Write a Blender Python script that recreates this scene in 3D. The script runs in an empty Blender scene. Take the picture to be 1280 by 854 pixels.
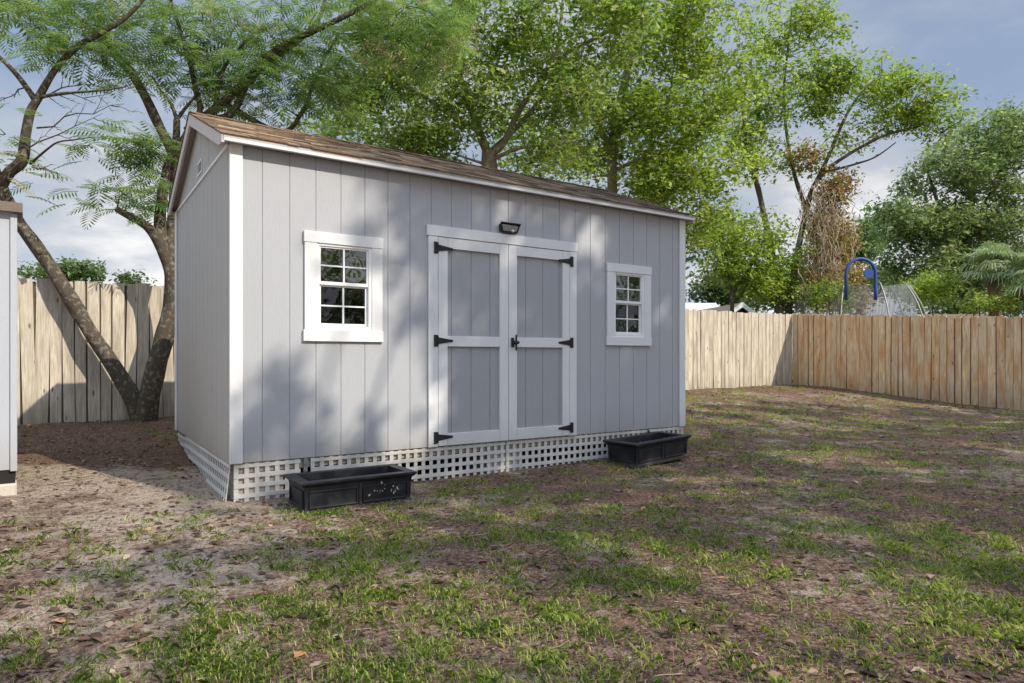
import bpy, math, random
import numpy as np
from mathutils import Vector, Matrix, noise as mn

rng = np.random.default_rng(11)
random.seed(11)
sc = bpy.context.scene
COL = sc.collection
F, H = 828.0, 1.08                 # focal length (px of a 1280 frame), eye height
CA, SA = .829, .559                # shed front direction in plan
SH = (-2.083, 4.887)               # shed front left corner
SUN_EL = math.radians(39)
SUN = np.array([.856*math.cos(SUN_EL), -.516*math.cos(SUN_EL), math.sin(SUN_EL)])
SUN /= np.linalg.norm(SUN)

# ------------------------------------------------------------------ helpers
def tag(o, label=None, cat=None, group=None, kind=None):
    if label: o['label'] = label
    if cat: o['category'] = cat
    if group: o['group'] = group
    if kind: o['kind'] = kind
    return o

def empty(name, loc=(0, 0, 0), rz=0.0, rx=0.0, ry=0.0):
    o = bpy.data.objects.new(name, None)
    COL.objects.link(o)
    o.location = loc
    o.rotation_euler = (rx, ry, rz)
    o.empty_display_size = .2
    return o

def at(px, py, Y):
    """measured direction and depth -> world point"""
    return np.array([(px-640)/F*Y, Y, H+(447-py)/F*Y])

def loc2w(m, n, z=0.0):
    return (SH[0]+CA*m-SA*n, SH[1]+SA*m+CA*n, z)

def vnoise(x, y, seed=0):
    x = np.asarray(x, float); y = np.asarray(y, float)
    xi = np.floor(x).astype(np.int64); yi = np.floor(y).astype(np.int64)
    xf = x-xi; yf = y-yi
    def h(a, b):
        n = (a*374761393 + b*668265263 + seed*974634777) & 0x7fffffff
        n = ((n ^ (n >> 13))*1274126177) & 0x7fffffff
        return ((n ^ (n >> 16)) & 0xffff)/65535.0
    u = xf*xf*(3-2*xf); v = yf*yf*(3-2*yf)
    return (h(xi, yi)*(1-u)+h(xi+1, yi)*u)*(1-v)+(h(xi, yi+1)*(1-u)+h(xi+1, yi+1)*u)*v

def fbm(x, y, seed=0, o=4):
    s = 0; a = .5; t = 0
    for k in range(o):
        s = s+a*vnoise(x*2**k, y*2**k, seed+k*17); t += a; a *= .55
    return s/t

def gz(x, y, micro=True):
    x = np.asarray(x, float); y = np.asarray(y, float)
    m = (x-SH[0])*CA+(y-SH[1])*SA
    n = -(x-SH[0])*SA+(y-SH[1])*CA
    t = np.clip((n+.7)/5.8, 0, 1)
    s = t*t*(3-2*t)
    mm = np.clip(m, -4, 17)
    z = (.235+.0085*(mm+1))*s
    if micro:
        near = np.exp(-np.maximum(np.hypot(x, y)-16, 0)/6)
        z = z+near*((fbm(x*1.1, y*1.1, 5)-.5)*.05+(fbm(x*7, y*7, 9, 3)-.5)*.022)
    return z

class MB:
    """collects shapes, links them as ONE mesh object"""
    def __init__(s):
        s.v = []; s.f = []; s.c = []
    def add(s, vs, fs, c=.5):
        b = len(s.v)
        s.v += [tuple(map(float, p)) for p in vs]
        s.f += [tuple(i+b for i in f) for f in fs]
        s.c += [c]*len(vs)
    def box(s, x0, x1, y0, y1, z0, z1, c=.5, M=None, ch=0):
        if ch:   # chamfer edges: superimposed shrink
            vs = []; 
            for sx in (0, 1):
                for sy in (0, 1):
                    for sz in (0, 1):
                        X, Y, Z = (x0, x1)[sx], (y0, y1)[sy], (z0, z1)[sz]
                        dx, dy, dz = (ch, -ch)[sx], (ch, -ch)[sy], (ch, -ch)[sz]
                        vs += [(X, Y+dy, Z+dz), (X+dx, Y, Z+dz), (X+dx, Y+dy, Z)]
            def i(a, b, d, k): return ((a*2+b)*2+d)*3+k
            fs = []
            for a in (0, 1):
                q = [i(a, 0, 0, 0), i(a, 0, 1, 0), i(a, 1, 1, 0), i(a, 1, 0, 0)]; fs.append(q if a == 0 else q[::-1])
                q = [i(0, a, 0, 1), i(1, a, 0, 1), i(1, a, 1, 1), i(0, a, 1, 1)]; fs.append(q if a == 0 else q[::-1])
                q = [i(0, 0, a, 2), i(0, 1, a, 2), i(1, 1, a, 2), i(1, 0, a, 2)]; fs.append(q if a == 0 else q[::-1])
            for a in (0, 1):
                for b in (0, 1):
                    fs.append([i(a, b, 0, 0), i(a, b, 1, 0), i(a, b, 1, 1), i(a, b, 0, 1)])
                    fs.append([i(a, 0, b, 0), i(a, 1, b, 0), i(a, 1, b, 2), i(a, 0, b, 2)])
                    fs.append([i(0, a, b, 1), i(1, a, b, 1), i(1, a, b, 2), i(0, a, b, 2)])
                    for d in (0, 1):
                        fs.append([i(a, b, d, 0), i(a, b, d, 1), i(a, b, d, 2)])
        else:
            vs = [(x0, y0, z0), (x1, y0, z0), (x1, y1, z0), (x0, y1, z0), (x0, y0, z1), (x1, y0, z1), (x1, y1, z1), (x0, y1, z1)]
            fs = [(0, 3, 2, 1), (4, 5, 6, 7), (0, 1, 5, 4), (1, 2, 6, 5), (2, 3, 7, 6), (3, 0, 4, 7)]
        if M is not None: vs = [M @ Vector(p) for p in vs]
        s.add(vs, fs, c)
        return s
    def prism(s, poly, d0, d1, axis='y', c=.5):
        """extrude an xz (axis y) / yz (axis x) / xy (axis z) polygon"""
        n = len(poly)
        mk = {'y': lambda a, b, d: (a, d, b), 'x': lambda a, b, d: (d, a, b), 'z': lambda a, b, d: (a, b, d)}[axis]
        vs = [mk(a, b, d0) for a, b in poly]+[mk(a, b, d1) for a, b in poly]
        fs = [tuple(range(n)), tuple(range(2*n-1, n-1, -1))]+[(i, i+n, (i+1) % n+n, (i+1) % n) for i in range(n)]
        s.add(vs, fs, c)
        return s
    def tube(s, pts, rs, seg=8, c=.5, cap=True, wob=0):
        pts = [Vector(p) for p in pts]
        if not hasattr(rs, '__len__'): rs = [rs]*len(pts)
        up = Vector((0, 0, 1)); vs = []; fs = []
        pn = None
        for k, p in enumerate(pts):
            d = (pts[min(k+1, len(pts)-1)]-pts[max(k-1, 0)])
            if d.length < 1e-9: d = Vector((0, 0, 1))
            d.normalize()
            if pn is None:
                a = d.cross(Vector((.31, .95, .05)))
                if a.length < .1: a = d.cross(Vector((1, 0, 0)))
            else:
                a = pn-d*pn.dot(d)
            a.normalize(); pn = a; b = d.cross(a)
            for j in range(seg):
                t = 2*math.pi*j/seg
                r = rs[k]
                if wob: r *= 1+wob*mn.noise(p*3+Vector((math.cos(t), math.sin(t), 0))*1.3)
                vs.append(p+(a*math.cos(t)+b*math.sin(t))*r)
        for k in range(len(pts)-1):
            for j in range(seg):
                j2 = (j+1) % seg
                fs.append((k*seg+j, k*seg+j2, (k+1)*seg+j2, (k+1)*seg+j))
        if cap:
            fs.append(tuple(range(seg-1, -1, -1)))
            fs.append(tuple(range((len(pts)-1)*seg, len(pts)*seg)))
        s.add(vs, fs, c)
        return s
    def build(s, name, mat, parent=None, smooth=False, recalc=False):
        me = bpy.data.meshes.new(name)
        me.from_pydata(s.v, [], s.f)
        at_ = me.attributes.new('var', 'FLOAT', 'POINT')
        at_.data.foreach_set('value', np.array(s.c, np.float32))
        if recalc:
            import bmesh
            bm = bmesh.new(); bm.from_mesh(me); bmesh.ops.recalc_face_normals(bm, faces=bm.faces); bm.to_mesh(me); bm.free()
        if smooth: me.polygons.foreach_set('use_smooth', [True]*len(me.polygons))
        me.materials.append(mat)
        o = bpy.data.objects.new(name, me)
        COL.objects.link(o)
        if parent: o.parent = parent
        return o

def quads_obj(name, V, k, var, mat, parent=None, extra=None):
    """V: (N,k,3) array of N faces with k corners each"""
    N = len(V)
    me = bpy.data.meshes.new(name)
    me.vertices.add(N*k); me.loops.add(N*k); me.polygons.add(N)
    me.vertices.foreach_set('co', np.ascontiguousarray(V, np.float32).ravel())
    me.loops.foreach_set('vertex_index', np.arange(N*k, dtype=np.int32))
    me.polygons.foreach_set('loop_start', np.arange(0, N*k, k, dtype=np.int32))
    me.polygons.foreach_set('loop_total', np.full(N, k, np.int32))
    me.update(calc_edges=True)
    a = me.attributes.new('var', 'FLOAT', 'POINT')
    a.data.foreach_set('value', np.repeat(np.asarray(var, np.float32), k))
    me.materials.append(mat)
    o = bpy.data.objects.new(name, me)
    COL.objects.link(o)
    if parent: o.parent = parent
    return o

# ------------------------------------------------------------------ materials
class NT:
    def __init__(s, name):
        s.m = bpy.data.materials.new(name); s.m.use_nodes = True
        s.t = s.m.node_tree; s.t.nodes.clear()
        s.out = s.t.nodes.new('ShaderNodeOutputMaterial')
    def n(s, typ, ins=None, **kw):
        nd = s.t.nodes.new(typ)
        for k, v in kw.items(): setattr(nd, k, v)
        for k, v in (ins or {}).items():
            if isinstance(v, bpy.types.NodeSocket): s.t.links.new(v, nd.inputs[k])
            else: nd.inputs[k].default_value = v
        return nd
    def attr(s, name='var'): return s.n('ShaderNodeAttribute', attribute_name=name).outputs['Fac']
    def pos(s, scale=(1, 1, 1), obj=False):
        if obj: src = s.n('ShaderNodeTexCoord').outputs['Object']
        else: src = s.n('ShaderNodeNewGeometry').outputs['Position']
        return s.n('ShaderNodeMapping', {'Vector': src, 'Scale': scale}).outputs[0]
    def noise(s, vec, scale=5, detail=4, rough=.55):
        return s.n('ShaderNodeTexNoise', {'Vector': vec, 'Scale': scale, 'Detail': detail, 'Roughness': rough}).outputs['Fac']
    def ramp(s, fac, stops, interp='LINEAR'):
        r = s.n('ShaderNodeValToRGB', {'Fac': fac})
        r.color_ramp.interpolation = interp
        el = r.color_ramp.elements
        while len(el) < len(stops): el.new(.5)
        for e, (p, c) in zip(el, stops):
            e.position = p; e.color = (c[0], c[1], c[2], 1) if hasattr(c, '__len__') else (c, c, c, 1)
        return r.outputs[0]
    def mix(s, fac, a, b, mode='MIX'):
        m = s.n('ShaderNodeMix', data_type='RGBA', blend_type=mode)
        for k, v in ((0, fac), (6, a), (7, b)):
            if isinstance(v, bpy.types.NodeSocket): s.t.links.new(v, m.inputs[k])
            elif k == 0: m.inputs[k].default_value = v
            else: m.inputs[k].default_value = (*v, 1) if len(v) == 3 else v
        return m.outputs[2]
    def math(s, op, a, b=0.0, clamp=False):
        m = s.n('ShaderNodeMath', operation=op, use_clamp=clamp)
        for k, v in ((0, a), (1, b)):
            if isinstance(v, bpy.types.NodeSocket): s.t.links.new(v, m.inputs[k])
            else: m.inputs[k].default_value = v
        return m.outputs[0]
    def bump(s, h, strength=.3, dist=.01, normal=None):
        ins = {'Height': h, 'Strength': strength, 'Distance': dist}
        if normal is not None: ins['Normal'] = normal
        return s.n('ShaderNodeBump', ins).outputs[0]
    def bsdf(s, col, rough=.7, normal=None, spec=.3, metal=0.0):
        ins = {'Base Color': col if isinstance(col, bpy.types.NodeSocket) else (*col, 1), 'Roughness': rough, 'Metallic': metal, 'Specular IOR Level': spec}
        if normal is not None: ins['Normal'] = normal
        return s.n('ShaderNodeBsdfPrincipled', ins).outputs[0]
    def end(s, sh): s.t.links.new(sh, s.out.inputs[0]); return s.m

def m_paint(name, col, grain=.25, dirt=.25, obj_axis='z'):
    t = NT(name)
    sc_ = (14, 14, 1.6) if obj_axis == 'z' else (1.6, 14, 14)
    p = t.pos(sc_, obj=True)
    g = t.noise(p, 9, 5, .6)
    w = t.noise(t.pos((1, 1, 1), obj=True), 2.2, 5, .6)
    s_ = t.noise(t.pos((5, 5, .7), obj=True), 2.5, 4, .6)
    z = t.n('ShaderNodeSeparateXYZ', {'Vector': t.n('ShaderNodeNewGeometry').outputs['Position']}).outputs[2]
    low = t.math('SUBTRACT', 1.0, t.math('DIVIDE', t.math('SUBTRACT', z, .28), .35, True), True)
    splash = t.math('MULTIPLY', t.math('MULTIPLY', low, low), t.math('MULTIPLY', w, .75))
    c = t.mix(t.math('MULTIPLY', w, dirt), col, tuple(x*.78 for x in col))
    c = t.mix(t.ramp(s_, [(.5, 0), (.75, dirt*.7)]), c, (col[0]*.8, col[1]*.76, col[2]*.68))
    c = t.mix(t.ramp(g, [(.35, .12), (.6, 0)]), c, tuple(x*.7 for x in col))
    c = t.mix(splash, c, (.30, .25, .20))
    em = t.noise(t.pos((1.0, 1.0, 2.6), obj=True), 75, 3, .6)
    c = t.mix(t.ramp(em, [(.35, .16), (.6, 0)]), c, tuple(x*.72 for x in col))
    g = t.math('ADD', g, t.math('MULTIPLY', em, .8))
    return t.end(t.bsdf(c, .62, t.bump(g, grain, .004), .25))

def m_plain(name, col, rough=.5, n_scale=30, amt=.2, metal=0.0, bump=.1, spec=.4):
    t = NT(name)
    n = t.noise(t.pos(obj=True), n_scale, 5)
    c = t.mix(t.math('MULTIPLY', n, amt*2), col, tuple(x*.6 for x in col))
    return t.end(t.bsdf(c, rough, t.bump(n, bump, .003), spec, metal))

def m_leaf(name, stops, trans=.45, rough=.5):
    t = NT(name)
    v = t.attr()
    c = t.ramp(v, stops)
    big = t.noise(t.pos(), .7, 2)
    c = t.mix(t.ramp(big, [(.38, .22), (.62, 0)]), c, tuple(x*.45 for x in stops[0][1]))
    b = t.bsdf(c, rough, None, .35)
    tr = t.n('ShaderNodeBsdfTranslucent', {'Color': t.mix(.35, c, (.35, .45, .04), 'MIX')}).outputs[0]
    return t.end(t.n('ShaderNodeMixShader', {0: trans, 1: b, 2: tr}).outputs[0])

def m_bark(name, a, b, scale=8, lich=0.0):
    t = NT(name)
    p = t.pos((1, 1, .35))
    n1 = t.noise(p, scale*3, 6, .65); n2 = t.noise(t.pos(), scale*.8, 4)
    c = t.mix(n1, a, b)
    c = t.mix(t.ramp(n2, [(.52, 0), (.62, lich)]), c, (.42, .43, .36))
    return t.end(t.bsdf(c, .9, t.bump(n1, .6, .02), .1))

def m_wood(name, light, dark, stain, stain_amt=.5):
    """weathered fence boards: var = per-board tone"""
    t = NT(name)
    v = t.attr()
    sh = t.n('ShaderNodeCombineXYZ', {0: t.math('MULTIPLY', v, 37.0), 1: t.math('MULTIPLY', v, 19.0), 2: 0.0}).outputs[0]
    base = t.n('ShaderNodeVectorMath', {0: t.n('ShaderNodeNewGeometry').outputs['Position'], 1: sh}, operation='ADD').outputs[0]
    pv = t.n('ShaderNodeMapping', {'Vector': base, 'Scale': (12, 12, .8)}).outputs[0]
    g = t.noise(pv, 5, 6, .65)
    pv2 = t.n('ShaderNodeMapping', {'Vector': base, 'Scale': (3, 3, .55)}).outputs[0]
    st = t.noise(pv2, 2.4, 5, .6)
    c = t.mix(t.ramp(g, [(.36, 1), (.62, 0)]), light, dark)
    c = t.mix(t.ramp(st, [(.45, 0), (.62, stain_amt)]), c, stain)
    c = t.mix(t.math('MULTIPLY', v, .28), c, tuple(x*.6 for x in dark))
    wz = t.noise(t.n('ShaderNodeMapping', {'Vector': base, 'Scale': (1.2, 1.2, .5)}).outputs[0], 3.0, 6, .7)
    c = t.mix(t.ramp(wz, [(.42, 0), (.66, .35)]), c, (.42, .36, .30))
    kn = t.n('ShaderNodeTexVoronoi', {'Vector': t.n('ShaderNodeMapping', {'Vector': base, 'Scale': (7, 7, 2.6)}).outputs[0], 'Scale': 1.0}).outputs['Distance']
    c = t.mix(t.ramp(kn, [(.05, .75), (.12, 0)]), c, (.05, .03, .02))
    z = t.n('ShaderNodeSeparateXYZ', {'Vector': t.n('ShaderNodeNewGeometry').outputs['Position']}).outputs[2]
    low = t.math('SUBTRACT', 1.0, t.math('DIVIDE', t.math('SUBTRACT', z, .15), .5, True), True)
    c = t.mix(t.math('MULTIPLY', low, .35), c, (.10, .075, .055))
    return t.end(t.bsdf(c, .85, t.bump(g, .5, .006), .15))

M = {}
M['siding'] = m_paint('light_grey_siding', (.415, .422, .442), .45, .24)
M['siding_side'] = m_paint('bounce_tinted_siding', (.43, .41, .375), .35, .35)  # siding copy for the shaded end, warm ground bounce put into its colour
M['door_panel'] = m_paint('grey_door_siding', (.365, .37, .385), .45, .2)
M['trim'] = m_paint('white_trim', (.72, .72, .715), .2, .24)
M['rake'] = m_paint('brownish_trim', (.56, .51, .47), .2, .3)  # browner and darker than the white trim
M['vinyl'] = m_plain('white_vinyl', (.78, .78, .77), .4, 20, .08)
M['lattice'] = m_paint('lattice_plastic', (.72, .71, .68), .1, .45)
M['black'] = m_plain('black_iron', (.012, .013, .018), .45, 60, .3)
def m_planter():
    t = NT('black_plastic'); P_ = t.pos(obj=True)
    n = t.noise(P_, 9, 6, .65); n2 = t.noise(P_, 60, 4, .7)
    z = t.n('ShaderNodeSeparateXYZ', {'Vector': P_}).outputs[2]
    low = t.math('SUBTRACT', 1.0, t.math('DIVIDE', z, .07, True), True)
    c = t.mix(t.ramp(n, [(.45, 0), (.72, .5)]), (.011, .012, .017), (.055, .052, .05))
    c = t.mix(t.math('MULTIPLY', low, t.ramp(n2, [(.35, 0), (.6, .8)])), c, (.15, .11, .085))
    r_ = t.ramp(n, [(.3, .32), (.7, .62)])
    b = t.n('ShaderNodeBsdfPrincipled', {'Base Color': c, 'Roughness': r_, 'Normal': t.bump(n2, .12, .002), 'Specular IOR Level': .4}).outputs[0]
    return t.end(b)
M['planter'] = m_planter()
M['soil'] = m_plain('potting_soil', (.03, .022, .018), .95, 60, .6, bump=.6)
M['grey_plastic'] = m_plain('grey_plastic', (.24, .24, .23), .45, 40, .3)
M['white_bits'] = m_plain('white_bits', (.55, .5, .4), .8, 40, .3)
M['block'] = m_plain('concrete_block', (.62, .55, .46), .95, 45, .45, bump=.5)
M['joist'] = m_plain('floor_joist', (.50, .43, .34), .9, 12, .4, bump=.3)
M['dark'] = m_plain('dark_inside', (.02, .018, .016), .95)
M['small_shed'] = m_paint('blue_grey_siding', (.44, .46, .50), .3, .35)
M['brown_edge'] = m_plain('brown_roof_edge', (.20, .15, .12), .8, 20, .4)

def m_glass(name, tint, boost):
    t = NT(name)
    fr = t.n('ShaderNodeFresnel', {'IOR': 1.5}).outputs[0]
    wob = t.bump(t.noise(t.pos(obj=True), 3, 2), .12, .02)
    gl = t.n('ShaderNodeBsdfGlossy', {'Color': (.95, .97, 1, 1), 'Roughness': .015, 'Normal': wob}).outputs[0]
    tr = t.n('ShaderNodeBsdfTransparent', {'Color': (*tint, 1)}).outputs[0]
    return t.end(t.n('ShaderNodeMixShader', {0: t.math('MULTIPLY', t.math('ADD', fr, .06), boost, True), 1: tr, 2: gl}).outputs[0])
M['glass'] = m_glass('window_glass', (.3, .33, .35), 1.7)
M['glass_screen'] = m_glass('screened_glass', (.2, .2, .21), .7)

def m_shingle():
    t = NT('brown_shingle')
    v = t.attr()
    n = t.noise(t.pos(obj=True), 160, 3, .7)
    n2 = t.noise(t.pos(obj=True), 1.6, 5, .6)
    c = t.ramp(v, [(0, (.08, .052, .036)), (.4, (.22, .145, .09)), (.75, (.38, .26, .16)), (1, (.52, .38, .24))])
    c = t.mix(t.ramp(n, [(.35, .5), (.65, 0)]), c, (.05, .03, .02))
    c = t.mix(t.ramp(n2, [(.45, 0), (.7, .55)]), c, (.05, .04, .036))
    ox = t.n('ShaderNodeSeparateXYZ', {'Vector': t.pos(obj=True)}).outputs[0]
    c = t.mix(t.math('MULTIPLY', t.math('DIVIDE', t.math('SUBTRACT', ox, 1.0), 3.5, True), .72), c, (.045, .036, .034))  # tree shade over the roof's right half, painted into the shingle colour
    return t.end(t.bsdf(c, .95, t.bump(n, .8, .006), .1))
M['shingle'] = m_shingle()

def m_ground():
    t = NT('yard_soil')
    P = t.n('ShaderNodeNewGeometry').outputs['Position']
    def nz(s, d=6, r=.6, off=(0, 0, 0)):
        return t.noise(t.n('ShaderNodeMapping', {'Vector': P, 'Location': off}).outputs[0], s, d, r)
    big = nz(.75, 5, .62); mid = nz(3.2, 6, .68, (5, 2, 0)); fine = nz(42, 5, .75); fine2 = nz(120, 3, .7, (3, 3, 1)); mott = nz(12, 6, .72, (9, 1, 0))
    mulch = t.ramp(fine, [(.30, (.02, .012, .010)), (.42, (.085, .048, .036)), (.54, (.26, .155, .105)), (.69, (.56, .39, .28))])
    sand = t.ramp(fine2, [(.3, (.40, .30, .22)), (.52, (.66, .53, .41)), (.72, (.80, .69, .55))])
    k = t.math('ADD', t.math('ADD', t.math('MULTIPLY', big, .52), t.math('MULTIPLY', mid, .36)), t.math('MULTIPLY', mott, .34))
    x = t.n('ShaderNodeSeparateXYZ', {'Vector': P})
    # sandier open left strip with painted-in sunlight, darker leaf litter in the nook behind the sheds
    lx = t.math('MULTIPLY', t.math('DIVIDE', t.math('SUBTRACT', .3, x.outputs[0]), 2.6, True), .085)
    k = t.math('ADD', k, lx)
    bx_ = t.math('SUBTRACT', 1.0, t.math('ABSOLUTE', t.math('DIVIDE', t.math('SUBTRACT', t.math('ADD', x.outputs[1], t.math('MULTIPLY', x.outputs[0], .25)), 4.75), .75)), True)
    k = t.math('ADD', k, t.math('MULTIPLY', t.math('MULTIPLY', bx_, t.math('LESS_THAN', x.outputs[0], -1.9)), .11))  # sunlit band beside the shed's shadow, painted in as extra sand
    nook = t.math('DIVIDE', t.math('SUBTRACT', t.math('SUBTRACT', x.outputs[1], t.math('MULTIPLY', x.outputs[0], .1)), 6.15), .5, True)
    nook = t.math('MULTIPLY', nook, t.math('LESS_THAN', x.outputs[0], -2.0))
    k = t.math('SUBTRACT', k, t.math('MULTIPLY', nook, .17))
    c = t.mix(t.ramp(k, [(.625, 0), (.735, .85)]), mulch, sand)
    green = t.ramp(nz(2.1, 5, .7, (1, 7, 0)), [(.5, 0), (.68, .32)])
    c = t.mix(green, c, (.17, .155, .06))
    c = t.mix(t.ramp(nz(6, 4, .6, (2, 8, 3)), [(.56, 0), (.7, .5)]), c, (.23, .12, .075))
    sp1 = nz(30, 6, .8, (4, 4, 4)); sp2 = nz(75, 4, .75, (7, 1, 4))
    c = t.mix(t.ramp(sp1, [(.52, 0), (.60, .62)]), c, (.075, .036, .028))
    c = t.mix(t.ramp(sp2, [(.56, 0), (.66, .7)]), c, (.62, .47, .37))
    c = t.mix(t.ramp(sp2, [(.34, .8), (.43, 0)]), c, (.05, .03, .025))
    far = t.math('DIVIDE', t.math('SUBTRACT', x.outputs[1], 18.0), 10.0, True)
    c = t.mix(far, c, (.07, .10, .035))
    hgt = t.math('ADD', fine, t.math('MULTIPLY', mott, 1.5))
    return t.end(t.bsdf(c, .97, t.bump(t.math('ADD', hgt, t.math('MULTIPLY', fine2, .5)), 1.0, .035), .08))
M['ground'] = m_ground()

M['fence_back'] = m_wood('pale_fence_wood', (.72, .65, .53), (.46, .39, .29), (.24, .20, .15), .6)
M['backing'] = m_plain('shaded_backing_wood', (.13, .095, .065), .9, 10, .4)
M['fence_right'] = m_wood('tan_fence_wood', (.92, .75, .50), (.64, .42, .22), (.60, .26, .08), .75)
M['bark'] = m_bark('grey_bark', (.035, .027, .02), (.14, .115, .085), 22, .28)
M['bark_dark'] = m_bark('dark_bark', (.05, .04, .032), (.16, .13, .10), 8, .3)
M['bark_light'] = m_bark('pale_bark', (.16, .13, .09), (.34, .29, .21), 8, .4)

G = lambda *s: s
M['leaf_mimosa'] = m_leaf('mimosa_leaf', [(0, (.04, .11, .04)), (.4, (.13, .26, .08)), (.75, (.30, .42, .12)), (1, (.58, .48, .26))], .5)
M['leaf_center'] = m_leaf('maple_leaf', [(0, (.05, .12, .02)), (.4, (.20, .33, .05)), (.75, (.34, .47, .08)), (1, (.56, .60, .24))], .5)
M['leaf_yellow'] = m_leaf('yellow_green_leaf', [(0, (.06, .13, .02)), (.4, (.24, .36, .04)), (.75, (.42, .56, .07)), (1, (.60, .66, .18))], .5)
M['leaf_oak'] = m_leaf('oak_leaf', [(0, (.04, .10, .045)), (.4, (.14, .24, .09)), (.75, (.30, .40, .15)), (1, (.50, .54, .26))], .42)
M['leaf_light'] = m_leaf('light_leaf', [(0, (.05, .095, .03)), (.5, (.11, .17, .06)), (1, (.2, .27, .10))], .35)
M['leaf_far'] = m_leaf('far_leaf', [(0, (.035, .07, .03)), (.5, (.07, .12, .05)), (1, (.14, .19, .08))], .3)
M['leaf_rust'] = m_leaf('rust_vine', [(0, (.18, .07, .035)), (.3, (.50, .20, .09)), (.6, (.58, .38, .20)), (.75, (.34, .42, .08)), (1, (.42, .48, .12))], .4)
M['straw'] = m_leaf('dry_strand', [(0, (.18, .12, .07)), (1, (.42, .34, .22))], .2)
M['palm'] = m_leaf('palm_frond', [(0, (.10, .17, .08)), (.6, (.26, .36, .18)), (1, (.50, .50, .30))], .35)
M['palm_dry'] = m_leaf('dry_frond', [(0, (.16, .10, .05)), (1, (.36, .27, .16))], .2)
M['grass'] = m_leaf('grass_blade', [(0, (.07, .14, .02)), (.35, (.27, .40, .07)), (.7, (.56, .64, .15)), (1, (.74, .64, .38))], .4)
M['litter'] = m_leaf('dry_leaf', [(0, (.03, .016, .012)), (.35, (.11, .058, .038)), (.65, (.22, .12, .075)), (.85, (.36, .24, .15)), (.95, (.48, .37, .27)), (1, (.46, .20, .09))], .1, .7)

# ------------------------------------------------------------------ ground
def axis(lo, hi, st, far):
    a = list(np.arange(lo, hi+1e-6, st))
    L = []; R = []; d = st
    x = lo
    while x > -far: d *= 1.35; x -= d; L.append(x)
    d = st; x = hi
    while x < far: d *= 1.35; x += d; R.append(x)
    return np.array(L[::-1]+a+R)
gx = axis(-8, 13.5, .075, 600); gy = axis(.3, 18.5, .075, 600)
GX, GY = np.meshgrid(gx, gy)
GZ = gz(GX, GY)
V = np.stack([GX, GY, GZ], -1).reshape(-1, 3)
nx_, ny_ = len(gx), len(gy)
ii = (np.arange(ny_-1)[:, None]*nx_+np.arange(nx_-1)[None]).ravel()
Q = np.stack([ii, ii+1, ii+1+nx_, ii+nx_], -1)
me = bpy.data.meshes.new('ground')
me.vertices.add(len(V)); me.vertices.foreach_set('co', V.astype(np.float32).ravel())
me.loops.add(Q.size); me.loops.foreach_set('vertex_index', Q.astype(np.int32).ravel())
me.polygons.add(len(Q)); me.polygons.foreach_set('loop_start', np.arange(0, Q.size, 4, dtype=np.int32)); me.polygons.foreach_set('loop_total', np.full(len(Q), 4, np.int32))
me.polygons.foreach_set('use_smooth', np.ones(len(Q), bool))
me.update(calc_edges=True)
me.materials.append(M['ground'])
g_o = bpy.data.objects.new('ground', me); COL.objects.link(g_o); tag(g_o, kind='structure')

# ------------------------------------------------------------------ main shed
W, D = 4.9, 2.8
ZB, ZT = .295, 2.66                 # siding bottom / eave soffit height
RZ = 3.30                           # ridge top
ANG = math.atan2(SA, CA)
shed = empty('storage_shed', (SH[0], SH[1], 0), ANG)
tag(shed, 'large light grey wooden storage shed with white double doors and brown shingle roof', 'shed')
GO, GS, GW, GD = .028, .2035, .008, .0055

def siding(mb, x0, x1, z0, z1, y=0.0, off=GO, step=GS, th=.016, M_=None, c=.5):
    """grooved sheet facing -y"""
    g = [off+step*k for k in range(-2, 60)]
    prof = [(x0, y)]
    for q in g:
        if x0+.006 < q-GW/2 and q+GW/2 < x1-.006:
            prof += [(q-GW/2, y), (q-GW/2+.0015, y+GD), (q+GW/2-.0015, y+GD), (q+GW/2, y)]
    prof += [(x1, y)]
    n = len(prof)
    vs = [(a, b, z0) for a, b in prof]+[(a, b, z1) for a, b in prof]+[(x1, y+th, z0), (x0, y+th, z0), (x1, y+th, z1), (x0, y+th, z1)]
    fs = [(i, i+1, n+i+1, n+i) for i in range(n-1)]
    b = 2*n
    fs += [(b, b+1, b+3, b+2), (n-1, b, b+2, 2*n-1), (b+1, 0, n, b+3), tuple([b+1, b]+list(range(n-1, -1, -1))), tuple(list(range(n, 2*n))+[b+2, b+3])]
    if M_ is not None: vs = [M_ @ Vector(p) for p in vs]
    mb.add(vs, fs, c)

WL = (.615, 1.13, 1.30, 1.995)      # window openings x0 x1 z0 z1
WR = (3.78, 4.275, 1.30, 2.0)
DX0, DX1, DZ1 = 1.712, 3.203, 2.150
wm = MB()
siding(wm, 0, WL[0], ZB, ZT); siding(wm, WL[0], WL[1], ZB, WL[2]); siding(wm, WL[0], WL[1], WL[3], ZT)
siding(wm, WL[1], DX0, ZB, ZT); siding(wm, DX0, DX1, DZ1, ZT); siding(wm, DX1, WR[0], ZB, ZT)
siding(wm, WR[0], WR[1], ZB, WR[2]); siding(wm, WR[0], WR[1], WR[3], ZT); siding(wm, WR[1], W, ZB, ZT)
wm.build('front_wall', M['siding'], shed, recalc=True)
Ml = Matrix.Translation((0, D-.018, 0)) @ Matrix.Rotation(-math.pi/2, 4, 'Z')    # local x -> -y ; faces -x
wm = MB(); siding(wm, 0.0, D-.036, ZB, ZT-.012, 0, .05, GS, .016, Ml); wm.build('side_wall', M['siding_side'], shed, recalc=True)
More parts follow.
